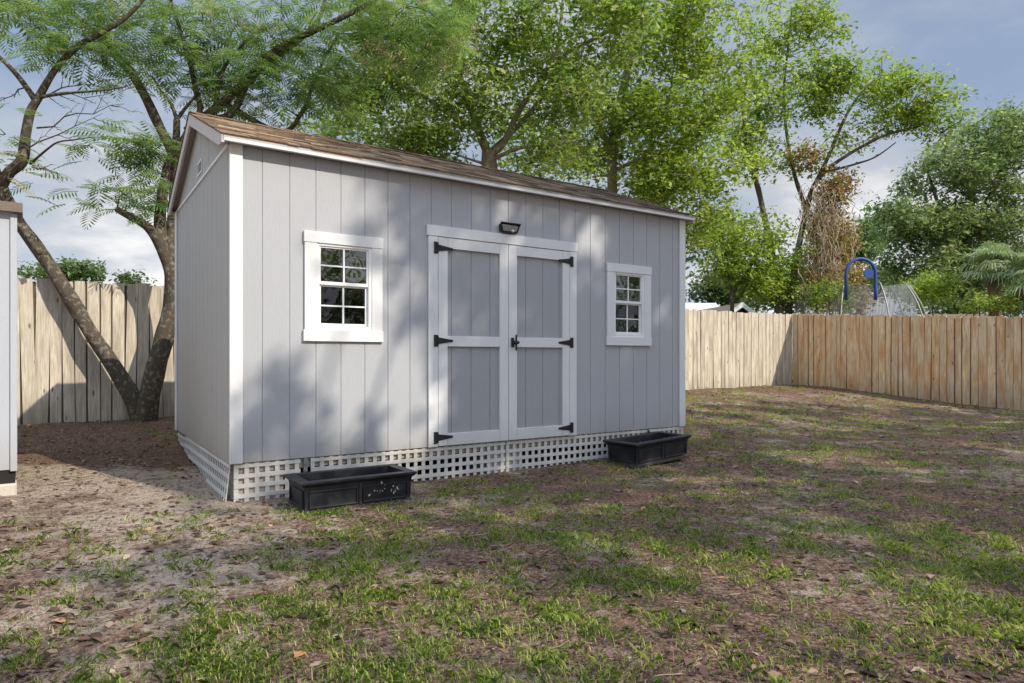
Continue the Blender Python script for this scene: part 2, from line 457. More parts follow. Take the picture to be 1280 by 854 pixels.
# upper gable with its own grooves (polygon strips)
def gable(xf, sgn, name):
    mb = MB()
    y0, y1 = .0, D
    top = lambda y: ZT-.01+(.60)*(1-abs(y-D/2)/(D/2))
    ys = [y0]+[.05+.406*k for k in range(0, 7) if .02 < .05+.406*k < D-.02]+[y1]
    for a, b in zip(ys[:-1], ys[1:]):
        a2, b2 = a+.004, b-.004
        seg = [a2, b2] if not (a2 < D/2 < b2) else [a2, D/2, b2]
        poly = [(a2, ZT+.008), (b2, ZT+.008)]+[(q, top(q)+.02) for q in seg[::-1]]
        mb.prism(poly, xf, xf+sgn*.014, 'x')
    mb.prism([(y0, ZT), (y1, ZT), (D/2, ZT+.61)], xf+sgn*.0145, xf+sgn*.03, 'x')
    mb.build(name, M['siding_side'], shed, recalc=True)
gable(.001, 1, 'gable_wall')
fl = MB(); fl.box(-.012, .0, .02, D-.02, ZT-.012, ZT+.008); fl.build('flashing_strip', M['vinyl'], shed)
gable(W-.001, -1, 'gable_wall')
Mr = Matrix.Translation((W, .018, 0)) @ Matrix.Rotation(math.pi/2, 4, 'Z')
wm = MB(); siding(wm, 0.0, D-.036, ZB, ZT-.012, 0, .05, GS, .016, Mr); wm.build('side_wall', M['siding'], shed, recalc=True)
wm = MB(); siding(wm, 0, W, ZB, ZT, 0, GO, GS, .016, Matrix.Translation((W, D, 0)) @ Matrix.Rotation(math.pi, 4, 'Z')); wm.build('back_wall', M['siding'], shed, recalc=True)
fb = MB(); fb.box(.03, W-.03, .03, D-.03, ZB-.0, ZB+.03); fb.build('floor', M['joist'], shed)
# corner boards
for x0, x1 in ((-.004, .088), (W-.088, W+.004)):
    b = MB(); b.box(x0, x1, -.020, -.001, ZB-.002, ZT-.002, ch=.002); b.build('corner_board', M['trim'], shed)
b = MB(); b.box(-.020, -.002, D-.085, D, ZB, ZT-.014, ch=.002); b.build('corner_board', M['trim'], shed)
b = MB(); b.box(W+.002, W+.020, .002, .085, ZB, ZT-.014, ch=.002); b.build('corner_board', M['trim'], shed)
# eave: fascia, soffit, rakes
EO, SO = .10, .07
slope = (RZ-2.70)/(D/2+EO)
b = MB(); b.box(-SO, W+SO, -EO, -EO+.018, ZT-.012, ZT+.036, ch=.002); b.build('fascia', M['trim'], shed)
b = MB(); b.box(-SO, W+SO, D+EO-.018, D+EO, ZT-.012, ZT+.036, ch=.002); b.build('fascia', M['trim'], shed)
b = MB(); b.box(-SO+.02, W+SO-.02, -EO+.019, -.022, ZT-.002, ZT+.006); b.box(-SO+.02, W+SO-.02, D+.002, D+EO-.019, ZT-.002, ZT+.006); b.build('soffit', M['siding'], shed)
def rake(x0, x1):
    for s, a, bb in ((1, -EO, D/2), (-1, D+EO, D/2)):
        mb = MB()
        zt = lambda y: RZ-.012-slope*abs(y-D/2)
        h = .095
        poly = [(a, zt(a)-.055), (a, zt(a)), (bb, zt(bb)), (bb, zt(bb)-h*1.08), (a+s*.1, zt(a+s*.1)-h)]
        if s < 0: poly = poly[::-1]
        mb.prism(poly, x0, x1, 'x')
        mb.build('rake_board', M['rake'], shed, recalc=True)
rake(-SO-.004, -SO+.015); rake(W+SO-.015, W+SO+.004)
# roof deck + shingles
b = MB()
for s in (1, -1):
    y_e = -EO if s == 1 else D+EO
    poly = [(y_e, RZ-.008-slope*(D/2+EO)-.02), (y_e, RZ-.008-slope*(D/2+EO)), (D/2, RZ-.008), (D/2, RZ-.03)]
    b.prism(poly, -SO+.016, W+SO-.016, 'x')
deck = b.build('roof', M['rake'], shed, recalc=True)
b = MB()
L = math.hypot(D/2+EO, RZ-2.70)
nc = 12; ex = L/nc
for s in (1, -1):
    for k in range(nc):
        x = -SO-.012-random.random()*.2
        while x < W+SO+.012:
            w = random.choice([.09, .12, .16, .2, .27])*random.uniform(.85, 1.15)
            x0, x1 = max(x, -SO-.012), min(x+w-.003, W+SO+.012)
            if x1-x0 > .01:
                th = random.choice([.006, .006, .011])
                lo = k*ex-(.012 if k == 0 else 0)+random.uniform(-.003, .003); hi = (k+1)*ex+.02
                y_ = lambda q: -EO+q/L*(D/2+EO)
                z_ = lambda q: 2.70+q/L*(RZ-2.70)
                pts = []
                for xx in (x0, x1):
                    for q, t in ((lo, 0), (lo, th), (hi, .002), (hi, -.006)):
                        yy = y_(q); yy = yy if s == 1 else D-yy
                        pts.append((xx, yy, z_(q)+t))
                b.add(pts, [(0, 1, 2, 3), (7, 6, 5, 4), (1, 5, 6, 2), (0, 4, 5, 1), (0, 3, 7, 4), (3, 2, 6, 7)], min(1, max(0, random.gauss(.55, .22)))*(1.0 if th < .01 else .8))
            x += w
for k in range(int((W+2*SO)/.14)):     # ridge caps
    x0 = -SO+k*.14; v = random.uniform(.2, .8)
    b.add([(x0, D/2-.12, RZ-.12*slope+.016), (x0+.18, D/2-.12, RZ-.12*slope+.008), (x0+.18, D/2, RZ+.012), (x0, D/2, RZ+.02), (x0, D/2+.12, RZ-.12*slope+.016), (x0+.18, D/2+.12, RZ-.12*slope+.008)],
          [(0, 1, 2, 3), (3, 2, 5, 4)], v)
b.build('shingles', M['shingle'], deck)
# gable vent
b = MB(); yv = 1.30
b.box(-.006, -.001, yv-.115, yv+.115, 2.73, 2.745); b.box(-.006, -.001, yv-.115, yv+.115, 2.835, 2.85)
for q in (-.115, -.045, .03, .1): b.box(-.006, -.001, yv+q, yv+q+.015, 2.745, 2.835)
v = b.build('gable_vent', M['vinyl'], shed)
b = MB(); b.box(-.004, .0, yv-.1, yv+.1, 2.746, 2.834); b.build('vent_slot', M['dark'], v)

# windows
def window(x0, x1, z0, z1, ox0, ox1, oz0, oz1):
    """outer trim rectangle ox/oz, opening x/z"""
    b = MB(); y0, y1 = -.021, -.001
    hz, sz = oz1-.088, oz0+.092
    b.box(ox0+.006, x0+.030, y0, y1, sz, hz, ch=.002); b.box(x1-.030, ox1-.006, y0, y1, sz, hz, ch=.002)
    b.box(ox0, ox1, y0-.004, y1, hz, oz1, ch=.002); b.box(ox0-.004, ox1, y0-.004, y1, oz0, sz, ch=.002)
    w = b.build('window', M['trim'], shed)
    X0, X1, Z0, Z1 = x0+.030, x1-.030, sz, hz
    b = MB(); t = .018
    b.box(X0, X0+t, -.014, .05, Z0, Z1); b.box(X1-t-.008, X1, -.014, .05, Z0, Z1); b.box(X0+t, X1-t-.008, -.014, .05, Z1-t, Z1); b.box(X0+t, X1-t-.008, -.016, .05, Z0, Z0+t+.012)
    b.build('frame', M['vinyl'], w)
    X0 += t; X1 -= t+.008; Z1 -= t; Z0 += t+.012
    zm = (Z0+Z1)/2+.012
    for up, (za, zb, yy, nm) in enumerate(((Z0, zm, .012, 'glass_screen'), (zm, Z1, -.004, 'glass'))):
        b = MB(); r = .014; ym = yy+.022
        inx = .006 if up == 0 else .0
        b.box(X0, X0+r+inx, yy, ym, za, zb); b.box(X1-r-inx, X1, yy, ym, za, zb)
        b.box(X0+r+inx, X1-r-inx, yy, ym, za, za+r+(.012 if up else .010)); b.box(X0+r+inx, X1-r-inx, yy, ym, zb-r, zb)
        xm = (X0+X1)/2; zc = (za+zb)/2
        b.box(xm-.007, xm+.007, yy+.003, yy+.011, za+r+.012, zb-r)
        b.box(X0+r+inx, xm-.007, yy+.004, yy+.011, zc-.006, zc+.006); b.box(xm+.007, X1-r-inx, yy+.004, yy+.011, zc-.006, zc+.006)
        b.build('sash', M['vinyl'], w)
        b = MB(); b.add([(X0+r, yy+.013, za+r), (X1-r, yy+.013, za+r), (X1-r, yy+.013, zb-r), (X0+r, yy+.013, zb-r)], [(0, 1, 2, 3)])
        b.build('pane', M[nm], w)
window(*WL, .540, 1.200, 1.208, 2.075)
window(*WR, 3.700, 4.356, 1.208, 2.075)

# door surround
b = MB(); b.box(1.622, 1.715, -.021, -.001, ZB-.002, 2.146, ch=.002); b.build('door_casing', M['trim'], shed)
b = MB(); b.box(3.200, 3.290, -.021, -.001, ZB-.002, 2.146, ch=.002); b.build('door_casing', M['trim'], shed)
b = MB(); b.box(1.607, 3.302, -.025, -.001, 2.1475, 2.240, ch=.002); b.build('door_casing', M['trim'], shed)
def hinge(parent, xj, d, z):
    b = MB()
    b.box(min(xj, xj+d*.036), max(xj, xj+d*.036), -.0275, -.0225, z-.052, z+.052, ch=.0012)
    b.tube([(xj+d*.038, -.028, z-.045), (xj+d*.038, -.028, z+.045)], .006, 8)
    x1 = xj+d*.04; poly = [(x1, z-.03), (x1+d*.12, z-.012), (x1+d*.145, z-.010), (x1+d*.15, z), (x1+d*.145, z+.010), (x1+d*.12, z+.012), (x1, z+.03)]
    b.prism(poly, -.0265, -.0225)
    for q in (.03, .075, .125):
        b.tube([(x1+d*q, -.0265, z), (x1+d*q, -.0295, z)], .005, 6)
    for q in (-.035, .035): b.tube([(xj+d*.015, -.0275, z+q), (xj+d*.015, -.030, z+q)], .005, 6)
    b.build('hinge', M['black'], parent, recalc=True)
def door(x0, x1, left):
    b = MB(); z0, z1 = ZB+.004, 2.1425
    siding(b, x0+.002, x1-.002, z0, z1, .0035)
    d = b.build('door', M['door_panel'], shed, recalc=True)
    b = MB(); y0, y1 = -.021, .0025
    sl, sr = (.092, .094) if left else (.094, .086)
    b.box(x0, x0+sl, y0, y1, z0, z1, ch=.002); b.box(x1-sr, x1, y0, y1, z0, z1, ch=.002)
    for a, c in ((z1-.094, z1), (1.178, 1.271), (z0, .405)):
        b.box(x0+sl+.001, x1-sr-.001, y0+.001, y1, a, c, ch=.002)
    b.build('door_trim', M['trim'], d)
    for z in (2.045, 1.228, .375):
        hinge(d, 1.672 if left else 3.243, 1 if left else -1, z)
    if not left:
        b = MB(); xx = x0+.055; z = 1.222
        b.box(xx+.018, xx+.034, -.030, -.0215, z-.075, z+.075, ch=.002)
        b.tube([(xx+.026, -.03, z), (xx+.026, -.06, z)], .009, 8)
        b.tube([(xx+.03, -.06, z), (xx-.01, -.062, z), (xx-.028, -.055, z-.004)], [.014, .02, .012], 8)
        b.box(xx-.034, xx-.006, -.046, -.0215, z-.045, z+.045, ch=.006)
        b.build('door_handle', M['black'], d)
door(1.7185, 2.4575, True); door(2.4635, 3.1965, False)

# wall light above the doors
b = MB(); x0, x1, z0, z1 = 2.355, 2.570, 2.254, 2.338
b.box(x0+.01, x1-.01, -.012, -.002, z0+.008, z1-.008)
vs = [(x0+.012, -.012, z0+.01), (x1-.012, -.012, z0+.01), (x1-.012, -.012, z1-.006), (x0+.012, -.012, z1-.006),
      (x0+.03, -.040, z0), (x1-.03, -.040, z0), (x1+.002, -.055, z1+.002), (x0-.002, -.055, z1+.002)]
b.add(vs, [(0, 1, 5, 4), (1, 2, 6, 5), (2, 3, 7, 6), (3, 0, 4, 7)])
for (a, c) in ((4, 5), (5, 6), (6, 7), (7, 4)): b.tube([vs[a], vs[c]], .006, 6)
lt = b.build('wall_light', M['black'], shed, recalc=True)
b = MB(); b.add([(x0+.032, -.036, z0+.014), (x1-.032, -.036, z0+.014), (x1-.012, -.046, z1-.016), (x0+.012, -.046, z1-.016)], [(0, 1, 2, 3)]); b.build('lamp_glass', m_plain('lamp_reflector', (.30, .31, .30), .25, 30, .6), lt)
b = MB(); b.tube([(2.49, -.034, 2.272), (2.49, -.058, 2.270), (2.49, -.064, 2.269)], [.014, .012, .004], 10); b.build('motion_sensor', M['vinyl'], lt, smooth=True)

# ---- skirt
def lattice(x0, x1, z1, y, name='lattice_panel', M_=None, zlow=None, mat=None):
    """square lattice of slats; bottom follows the ground"""
    b = MB(); p = .0745; s = .033
    nx = int((x1-x0)/p)
    def cell_bottom(x): return -.055 if zlow is None else zlow(x)
    k = 0; x = x0
    while x+s*.5 < x1:
        zb = cell_bottom(x)+random.uniform(-.008, .012)
        b.box(x, min(x+s, x1), y-.004, y, zb, z1, c=random.random())
        x += p
    z = z1-.018
    first = True
    while z > -.06:
        h = .026 if first else s; first = False
        # row broken where the ground is above it
        xs = x0
        segs = []
        xx = x0
        while xx < x1:
            if cell_bottom(xx) < z-.01:
                if segs and abs(segs[-1][1]-xx) < 1e-6: segs[-1][1] = min(xx+p, x1)
                else: segs.append([xx, min(xx+p, x1)])
            xx += p
        for a, c in segs: b.box(a, c, y-.0075, y-.0042, z-h/2, z+h/2)
        z -= p
    if M_ is not None: b.v = [tuple(M_ @ Vector(q)) for q in b.v]
    return b.build(name, mat or M['lattice'], shed)
lattice(.030, .520, ZB-.008, .012)
lattice(.600, 2.440, ZB-.008, .010)
lattice(2.452, 4.310, ZB-.008, .012)
lattice(4.345, W-.01, ZB-.008, .010)
def side_low(x): return -.02+.20*(x/2.8)**1.0
Ms = Matrix.Translation((.012, 0, 0)) @ Matrix.Translation((0, 0, ZB)) @ Matrix.Rotation(math.radians(6.5), 4, 'Y') @ Matrix.Translation((0, 0, -ZB)) @ Matrix(((0, 1, 0, 0), (1, 0, 0, 0), (0, 0, 1, 0), (0, 0, 0, 1)))
lattice(.02, 2.2, ZB-.006, 0, M_=Ms, zlow=side_low)
lattice(2.22, 2.78, ZB-.03, .012, M_=Matrix(((0, 1, 0, .0), (1, 0, 0, 0), (0, 0, 1, 0), (0, 0, 0, 1))), zlow=side_low)
b = MB(); b.box(.545, .572, -.004, .03, .02, ZB-.004); b.tube([(.558, -.006, .255), (.558, -.014, .255)], .016, 10); b.tube([(.558, -.006, .2), (.558, -.014, .2)], .013, 10); b.build('skirt_clip', M['grey_plastic'], shed)
b = MB(); b.tube([(4.325, -.002, ZB-.03), (4.325, -.02, ZB-.035), (4.335, -.02, ZB-.07), (4.32, -.01, ZB-.09)], .009, 6); b.build('skirt_clip', M['black'], shed)
b = MB(); b.box(.05, W-.05, .028, .066, .215, ZB-.002); b.box(.05, W-.05, D-.085, D-.045, .215, ZB-.002); b.box(.05, .09, .07, D-.09, .215, ZB-.002); b.build('floor_frame', M['joist'], shed)
for i, (x0, x1) in enumerate(((.04, .40), (2.25, 2.62), (4.5, 4.86))):
    b = MB(); b.box(x0, x1, .026, .42, -.1, .105, ch=.006); b.box(x0, x1, .030, .41, .110, .212, ch=.006); b.build('support_block', M['block'], shed)
b = MB(); b.box(.055, .40, 1.9, 2.3, -.05, .212, ch=.006); b.build('support_block', M['block'], shed)
b = MB(); b.add([(.2, 1.2, -.05), (W, 1.2, -.05), (W, 1.2, .29), (.2, 1.2, .29)], [(0, 1, 2, 3)]); b.build('underfloor_shade_sheet', M['dark'], shed)  # flat near-black sheet, the shade under the floor put into its colour

# ------------------------------------------------------------------ planters
def planter(label, m, n, rot, tilt, sink, dirt):
    w = loc2w(m, n)
    z = float(gz(w[0], w[1], False))-sink
    e = empty('planter_box', (w[0], w[1], z), ANG+rot, 0, -tilt)
    tag(e, label, 'planter', 'black planter boxes in front of the shed')
    Lx, Ly, h = .82, .39, .235
    b = MB()
    def ring(i, o, z0, z1):   # frustum walls
        pass
    # tapered body walls (outer + inner)
    sp = [(0.012, 0), (0.0, .0), (0.0, .028), (.010, .036), (.004, .17), (-.002, .200)]
    for (i0, za), (i1, zb) in zip(sp[1:-1], sp[2:]):
        b.add([(i0, i0, za), (Lx-i0, i0, za), (Lx-i0, Ly-i0, za), (i0, Ly-i0, za), (i1, i1, zb), (Lx-i1, i1, zb), (Lx-i1, Ly-i1, zb), (i1, Ly-i1, zb)],
              [(0, 1, 5, 4), (1, 2, 6, 5), (2, 3, 7, 6), (3, 0, 4, 7)])
    b.add([(0, 0, .002), (Lx, 0, .002), (Lx, Ly, .002), (0, Ly, .002)], [(0, 3, 2, 1)])
    ri = .055
    b.add([(ri, ri, .06), (Lx-ri, ri, .06), (Lx-ri, Ly-ri, .06), (ri, Ly-ri, .06), (ri-.01, ri-.01, h-.002), (Lx-ri+.01, ri-.01, h-.002), (Lx-ri+.01, Ly-ri+.01, h-.002), (ri-.01, Ly-ri+.01, h-.002)],
          [(4, 5, 1, 0), (5, 6, 2, 1), (6, 7, 3, 2), (7, 4, 0, 3), (0, 1, 2, 3)])
    b.build('box_body', M['planter'], e)
    b = MB(); r = .03; q = ri-.012
    prof = [(-.002, .196), (-r*.5, .206), (-r, .222), (-r, h), (q, h), (q, h-.004)]   # offset, height
    for (a0, za), (a1, zb) in zip(prof[:-1], prof[1:]):
        b.add([(a0, a0, za), (Lx-a0, a0, za), (Lx-a0, Ly-a0, za), (a0, Ly-a0, za), (a1, a1, zb), (Lx-a1, a1, zb), (Lx-a1, Ly-a1, zb), (a1, Ly-a1, zb)],
              [(0, 1, 5, 4), (1, 2, 6, 5), (2, 3, 7, 6), (3, 0, 4, 7)])
    b.build('rim', M['planter'], e)
    # raised panel mouldings on the front and ends
    b = MB()
    def mould(a0, a1, z0, z1, f):
        t = .008
        for (xa, xb, zc, zd) in ((a0, a1, z1-t, z1), (a0, a1, z0, z0+t), (a0, a0+t, z0+t, z1-t), (a1-t, a1, z0+t, z1-t)):
            b.box(*f(xa, xb, -.006, .010), zc, zd, ch=.0018)
    fr = lambda xa, xb, ya, yb: (xa, xb, ya, yb)
    mould(.035, Lx/2-.02, .045, .165, fr); mould(Lx/2+.02, Lx-.035, .045, .165, fr)
    b.box(Lx/2-.012, Lx/2+.012, -.004, .010, .03, .19, ch=.002)
    mould(.035, Ly-.035, .045, .165, lambda xa, xb, ya, yb: (ya, yb, xa, xb))
    mould(.035, Ly-.035, .045, .165, lambda xa, xb, ya, yb: (Lx-yb, Lx-ya, xa, xb))
    b.box(.0, Lx, -.007, .002, .0, .026, ch=.003)
    b.build('panel_moulding', M['planter'], e)
    b = MB(); n_ = 24
    for i in range(n_):
        for j in range(8):
            X0, X1 = ri+(Lx-2*ri)*i/n_, ri+(Lx-2*ri)*(i+1)/n_; Y0, Y1 = ri+(Ly-2*ri)*j/8, ri+(Ly-2*ri)*(j+1)/8
            zz = lambda x, y: .115+.04*mn.noise(Vector((x*9+m, y*9, 0)))
            b.add([(X0, Y0, zz(X0, Y0)), (X1, Y0, zz(X1, Y0)), (X1, Y1, zz(X1, Y1)), (X0, Y1, zz(X0, Y1))], [(0, 1, 2, 3)])
    b.build('soil', M['soil'], e)
    b = MB()
    if dirt:   # pale dried splashes on the right hand panel
        for k in range(20):
            x = random.gauss(.60, .075) if k < 34 else random.uniform(.45, .8); z_ = random.gauss(.12, .02); s = random.uniform(.003, .008)*(1.7 if k < 4 else .9)
            pts = [(x+s*math.cos(t)*random.uniform(.5, 1.3), -.0008+.004*0, z_+s*1.4*math.sin(t)*random.uniform(.5, 1.3)) for t in np.linspace(0, 6.28, 7)[:-1]]
            y_s = .0068-.0035*((z_-.036)/.134)-.0022
            pts = [(p[0], y_s, p[2]) for p in pts]
            b.add(pts, [tuple(range(6))])
        tag(b.build('dried_splash', M['white_bits'], e), kind='stuff')
    else:
        for k in range(26):
            x = random.uniform(.08, .74); y = random.uniform(.06, .16); s = random.uniform(.004, .010); z_ = random.uniform(.17, .215)
            b.tube([(x, y, .11), (x+random.uniform(-.02, .02), y+random.uniform(-.01, .02), z_)], [.002, .0015], 4)
            b.add([(x-s, y, z_), (x, y-s, z_+.003), (x+s, y, z_), (x, y+s, z_+.004)], [(0, 1, 2, 3)])
        tag(b.build('dead_stems', M['white_bits'], e), kind='stuff')
    return e
planter('long black planter box nearer the shed corner, dry pale splashes on its front panel', .372, -.59, 0.0, 0, .025, True)
planter('black planter box near the shed right end, pale dead stems showing above its rim', 3.62, -.54, math.radians(5), math.radians(2.0), .0, False)

# ------------------------------------------------------------------ small shed at the left edge
e = empty('garden_shed', (-3.75, 5.0, 0), math.radians(36.4)); tag(e, 'narrow blue grey shed wall with brown roof edge, cut by left picture edge', 'shed')
b = MB(); z0, z1 = .235, 2.19
for k in range(8):
    x1 = -.0-.135*k; b.box(x1-.130, x1, 0, .016, z0, z1, ch=.002)
b.build('front_wall', M['small_shed'], e)
b = MB()
for k in range(9): b.box(.001-.016, .001, .018+.2*k, .018+.2*k+.195, z0, z1, ch=.002)
b.build('side_wall', M['small_shed'], e)
b = MB(); b.box(-.03, .012, -.016, -.001, z0-.01, z1-.03, ch=.002); b.box(.002, .012, 0, .05, z0-.01, z1-.03); b.build('corner_board', M['small_shed'], e)
b = MB(); b.prism([(-.06, z1-.02), (-.06, z1+.05), (1.9, z1+.30), (1.9, z1+.22)], -1.1, .045, 'x'); b.build('roof', M['brown_edge'], e, recalc=True)
b = MB(); b.box(-1.1, .0, .01, .09, .135, .232); b.box(-.09, -.0, .1, 1.8, .135, .232); b.build('floor_beam', M['dark'], e)
b = MB(); b.box(-.19, .01, -.03, .18, -.15, .132, ch=.01); b.build('support_block', M['block'], e)
b = MB(); b.box(-1.1, -.1, 1.8, 1.82, z0, z1); b.build('back_wall', M['small_shed'], e)

# ------------------------------------------------------------------ fences
FC = np.array([7.355, 17.4]); fd = np.array([CA, SA]); fr_ = np.array([SA, -CA])
def fence(name, label, A, d, L, side, w_, mat, topf, lean=0.006, gap=.004):
    e = empty(name, (A[0], A[1], 0)); tag(e, label, 'fence')
    ang = math.atan2(d[1], d[0])
    b = MB(); bb = MB(); t = 0; Rz = Matrix.Rotation(ang, 4, 'Z')
    while t < L:
        w = w_*random.uniform(.9, 1.1) if random.random() > .12 else w_*.66
        p = A+d*(t+w/2)
        zb = float(gz(p[0], p[1], False))-.03; zt = topf(t)+random.uniform(-.018, .018)
        yo = random.uniform(-.006, .006)
        ln = random.gauss(0, lean)
        x0, x1 = t, t+w-gap*random.uniform(.4, 1.8)
        sh = ln*(zt-zb)*.5
        th = .017
        ss = side
        vs = []
        for yy in (yo, yo+th*ss):
            vs += [(x0-sh, yy, zb), (x1-sh, yy, zb), (x1+sh, yy, zt+random.uniform(-.004, .004)), (x0+sh, yy, zt)]
        vs = [Rz @ Vector(q) for q in vs]
        fs = [(0, 1, 2, 3), (7, 6, 5, 4), (0, 4, 5, 1), (1, 5, 6, 2), (2, 6, 7, 3), (3, 7, 4, 0)]
        b.add(vs, fs, random.random())
        bk = [Rz @ Vector((xx, yy, zz)) for yy in ((yo+th+.004)*ss, (yo+th+.016)*ss) for xx, zz in ((x1-.03, zb), (x1+.035, zb), (x1+.035+sh, zt-.03), (x1-.03+sh, zt-.03))]
        bb.add(bk, fs, random.uniform(.6, 1))
        t += w
    b.build('board_panel', mat, e, recalc=True)
    bb.build('backing_strips', M['backing'], e, recalc=True)
    def zt_(t): return topf(t)
    b = MB()
    for q in (-.25, -.95, -1.55):
        nseg = max(1, int(L/2.4)); 
        for k in range(nseg):
            t0, t1 = L*k/nseg, L*(k+1)/nseg
            pts = []
            for tt in (t0, t1-.004):
                for yy in (.041*side, .078*side):
                    for zz in (0, .085): pts.append(Rz @ Vector((tt, yy, zt_(tt)+q+zz)))
            b.add(pts, [(0, 1, 3, 2), (4, 6, 7, 5), (0, 4, 5, 1), (2, 3, 7, 6), (0, 2, 6, 4), (1, 5, 7, 3)], random.random())
    b.build('rail', mat, e, recalc=True)
    for k in range(int(L/2.4)+1):
        tt = min(.06+k*2.4, L-.06); p = A+d*tt
        z0 = float(gz(p[0], p[1], False))-.15
        b = MB(); b.box(tt-.045, tt+.045, min(.082*side, .17*side), max(.082*side, .17*side), z0, zt_(tt)-.06, .4, Rz); b.build('post', mat, e)
    return e
LB = 18.5
A = FC-fd*LB
def top_back(t):   # measured: about 1.83 m above the sloping ground
    p = FC-fd*(LB-t); return float(gz(p[0], p[1], False))+1.84
fence('wooden_fence', 'long pale weathered board fence running behind the grey shed to the corner', A, fd, LB-.03, 1, .142, M['fence_back'], top_back, .009, .013)
def top_right(t):
    return 2.215-.0655*min(t, 7) if t < 7 else 1.757
fence('wooden_fence', 'tan board fence with orange stains along the right side of the yard', FC+fr_*.02, fr_, 9.5, 1, .150, M['fence_right'], top_right, .006, .015)

# ------------------------------------------------------------------ trees
def leaf_quads(C, n_per, rad, flat, L, Wd, droop=.2, seed=0, clusters=True):
    r = np.random.default_rng(seed)
    N = len(C)*n_per
    cen = np.repeat(C, n_per, 0)
    off = r.normal(size=(N, 3))
    rr = np.repeat(rad, n_per)[:, None] if hasattr(rad, '__len__') else rad
    if clusters:   # leaves gather along a few sprays inside the clump
        ns = 7
        sp = r.normal(size=(len(C), ns, 3)); sp /= np.linalg.norm(sp, axis=2, keepdims=True)
        sp[:, :, 2] *= flat
        pick = r.integers(0, ns, N); ci = np.repeat(np.arange(len(C)), n_per)
        t = r.random(N)**.6
        off = sp[ci, pick]*t[:, None]*1.35+r.normal(size=(N, 3))*.17
    off[:, 2] *= flat if not clusters else 1
    pos = cen+off*rr
    d = r.normal(size=(N, 3)); d[:, 2] = d[:, 2]*.5-droop
    d /= np.linalg.norm(d, axis=1, keepdims=True)
    up = r.normal(size=(N, 3))*.55; up[:, 2] += .9
    s = np.cross(d, up); s /= np.linalg.norm(s, axis=1, keepdims=True)+1e-9
    nn = np.cross(s, d)
    sz = r.uniform(.5, 1.45, N)[:, None]
    l = L*sz; w = Wd*sz
    V = np.stack([pos, pos+d*l*.45+s*w*.5+nn*w*.12, pos+d*l, pos+d*l*.45-s*w*.5+nn*w*.12], 1)
    var = np.clip(r.normal(.52, .26, N)+np.repeat(r.normal(0, .20, len(C)), n_per), 0, 1)
    return V, var

def fronds(C, n_per, rad, Lf, seed=0, npin=8, pw=.016):
    """bipinnate feathery fronds: narrow drooping quads either side of a curved rachis"""
    r = np.random.default_rng(seed)
    N = len(C)*n_per
    cen = np.repeat(C, n_per, 0)
    az = r.random(N)*6.283
    el = r.uniform(-.35, .45, N)
    d = np.stack([np.cos(az)*np.cos(el), np.sin(az)*np.cos(el), np.sin(el)], 1)
    pos = cen+r.normal(size=(N, 3))*rad*np.array([.8, .8, .5])
    s = np.stack([-np.sin(az), np.cos(az), np.zeros(N)], 1)
    s += r.normal(size=(N, 3))*.15; s /= np.linalg.norm(s, axis=1, keepdims=True)
    L = Lf*r.uniform(.7, 1.2, N)
    out = []; var = []
    bv = np.clip(r.normal(.42, .2, N), 0, 1)
    for k in range(npin):
        t = (k+1.0)/npin
        p = pos+d*(L*t)[:, None]; p[:, 2] -= L*.38*t*t
        dl = d*(L/npin)[:, None]; dl[:, 2] -= L*.76*t/npin
        pl = L*.36*math.sin(math.pi*min(.97, .25+.72*t))**.7
        for sg in (-1, 1):
            q = s*sg*(pl)[:, None]+dl*1.1; q[:, 2] -= pl*.22
            wv = dl*.36
            out.append(np.stack([p-wv*.3, p+q*.55-wv*.9, p+q, p+q*.55+wv*.9], 1)); var.append(bv+r.normal(0, .04, N))
    # rachis
    p1 = pos+d*L[:, None]; p1[:, 2] -= L*.38; mid = pos+d*(L*.5)[:, None]; mid[:, 2] -= L*.095
    z = np.array([0, 0, .004])
    out.append(np.stack([pos-z, mid-z, mid+z, pos+z], 1)); var.append(bv*.5+.4)
    out.append(np.stack([mid-z, p1-z, p1+z*.5, mid+z], 1)); var.append(bv*.5+.4)
    return np.concatenate(out), np.clip(np.concatenate(var), 0, 1)

def sample_blobs(blobs, seed, thr=.42, fq=.9, mul=1.0):
    r = np.random.default_rng(seed); out = []
    for (c, rad, n) in blobs:
        n = int(n*mul)+1
        k = 0; tries = 0
        while k < n and tries < n*12:
            tries += 1
            v = r.normal(size=3); v /= np.linalg.norm(v)
            p = np.array(c)+v*np.array(rad)*r.random()**.42
            if mn.noise(Vector(p*fq)+Vector((seed, 0, 0)))*.5+.5 < thr: continue
            out.append(p); k += 1
    return np.array(out)

def smooth_path(pts, sub=5, jit=.03):
    P_ = [np.array(p, float) for p in pts]; out = []
    for i in range(len(P_)-1):
        p0 = P_[max(i-1, 0)]; p1 = P_[i]; p2 = P_[i+1]; p3 = P_[min(i+2, len(P_)-1)]
        for k in range(sub):
            t = k/sub
            q = .5*((2*p1)+(-p0+p2)*t+(2*p0-5*p1+4*p2-p3)*t*t+(-p0+3*p1-3*p2+p3)*t**3)
            out.append(q)
    out.append(P_[-1])
    return out

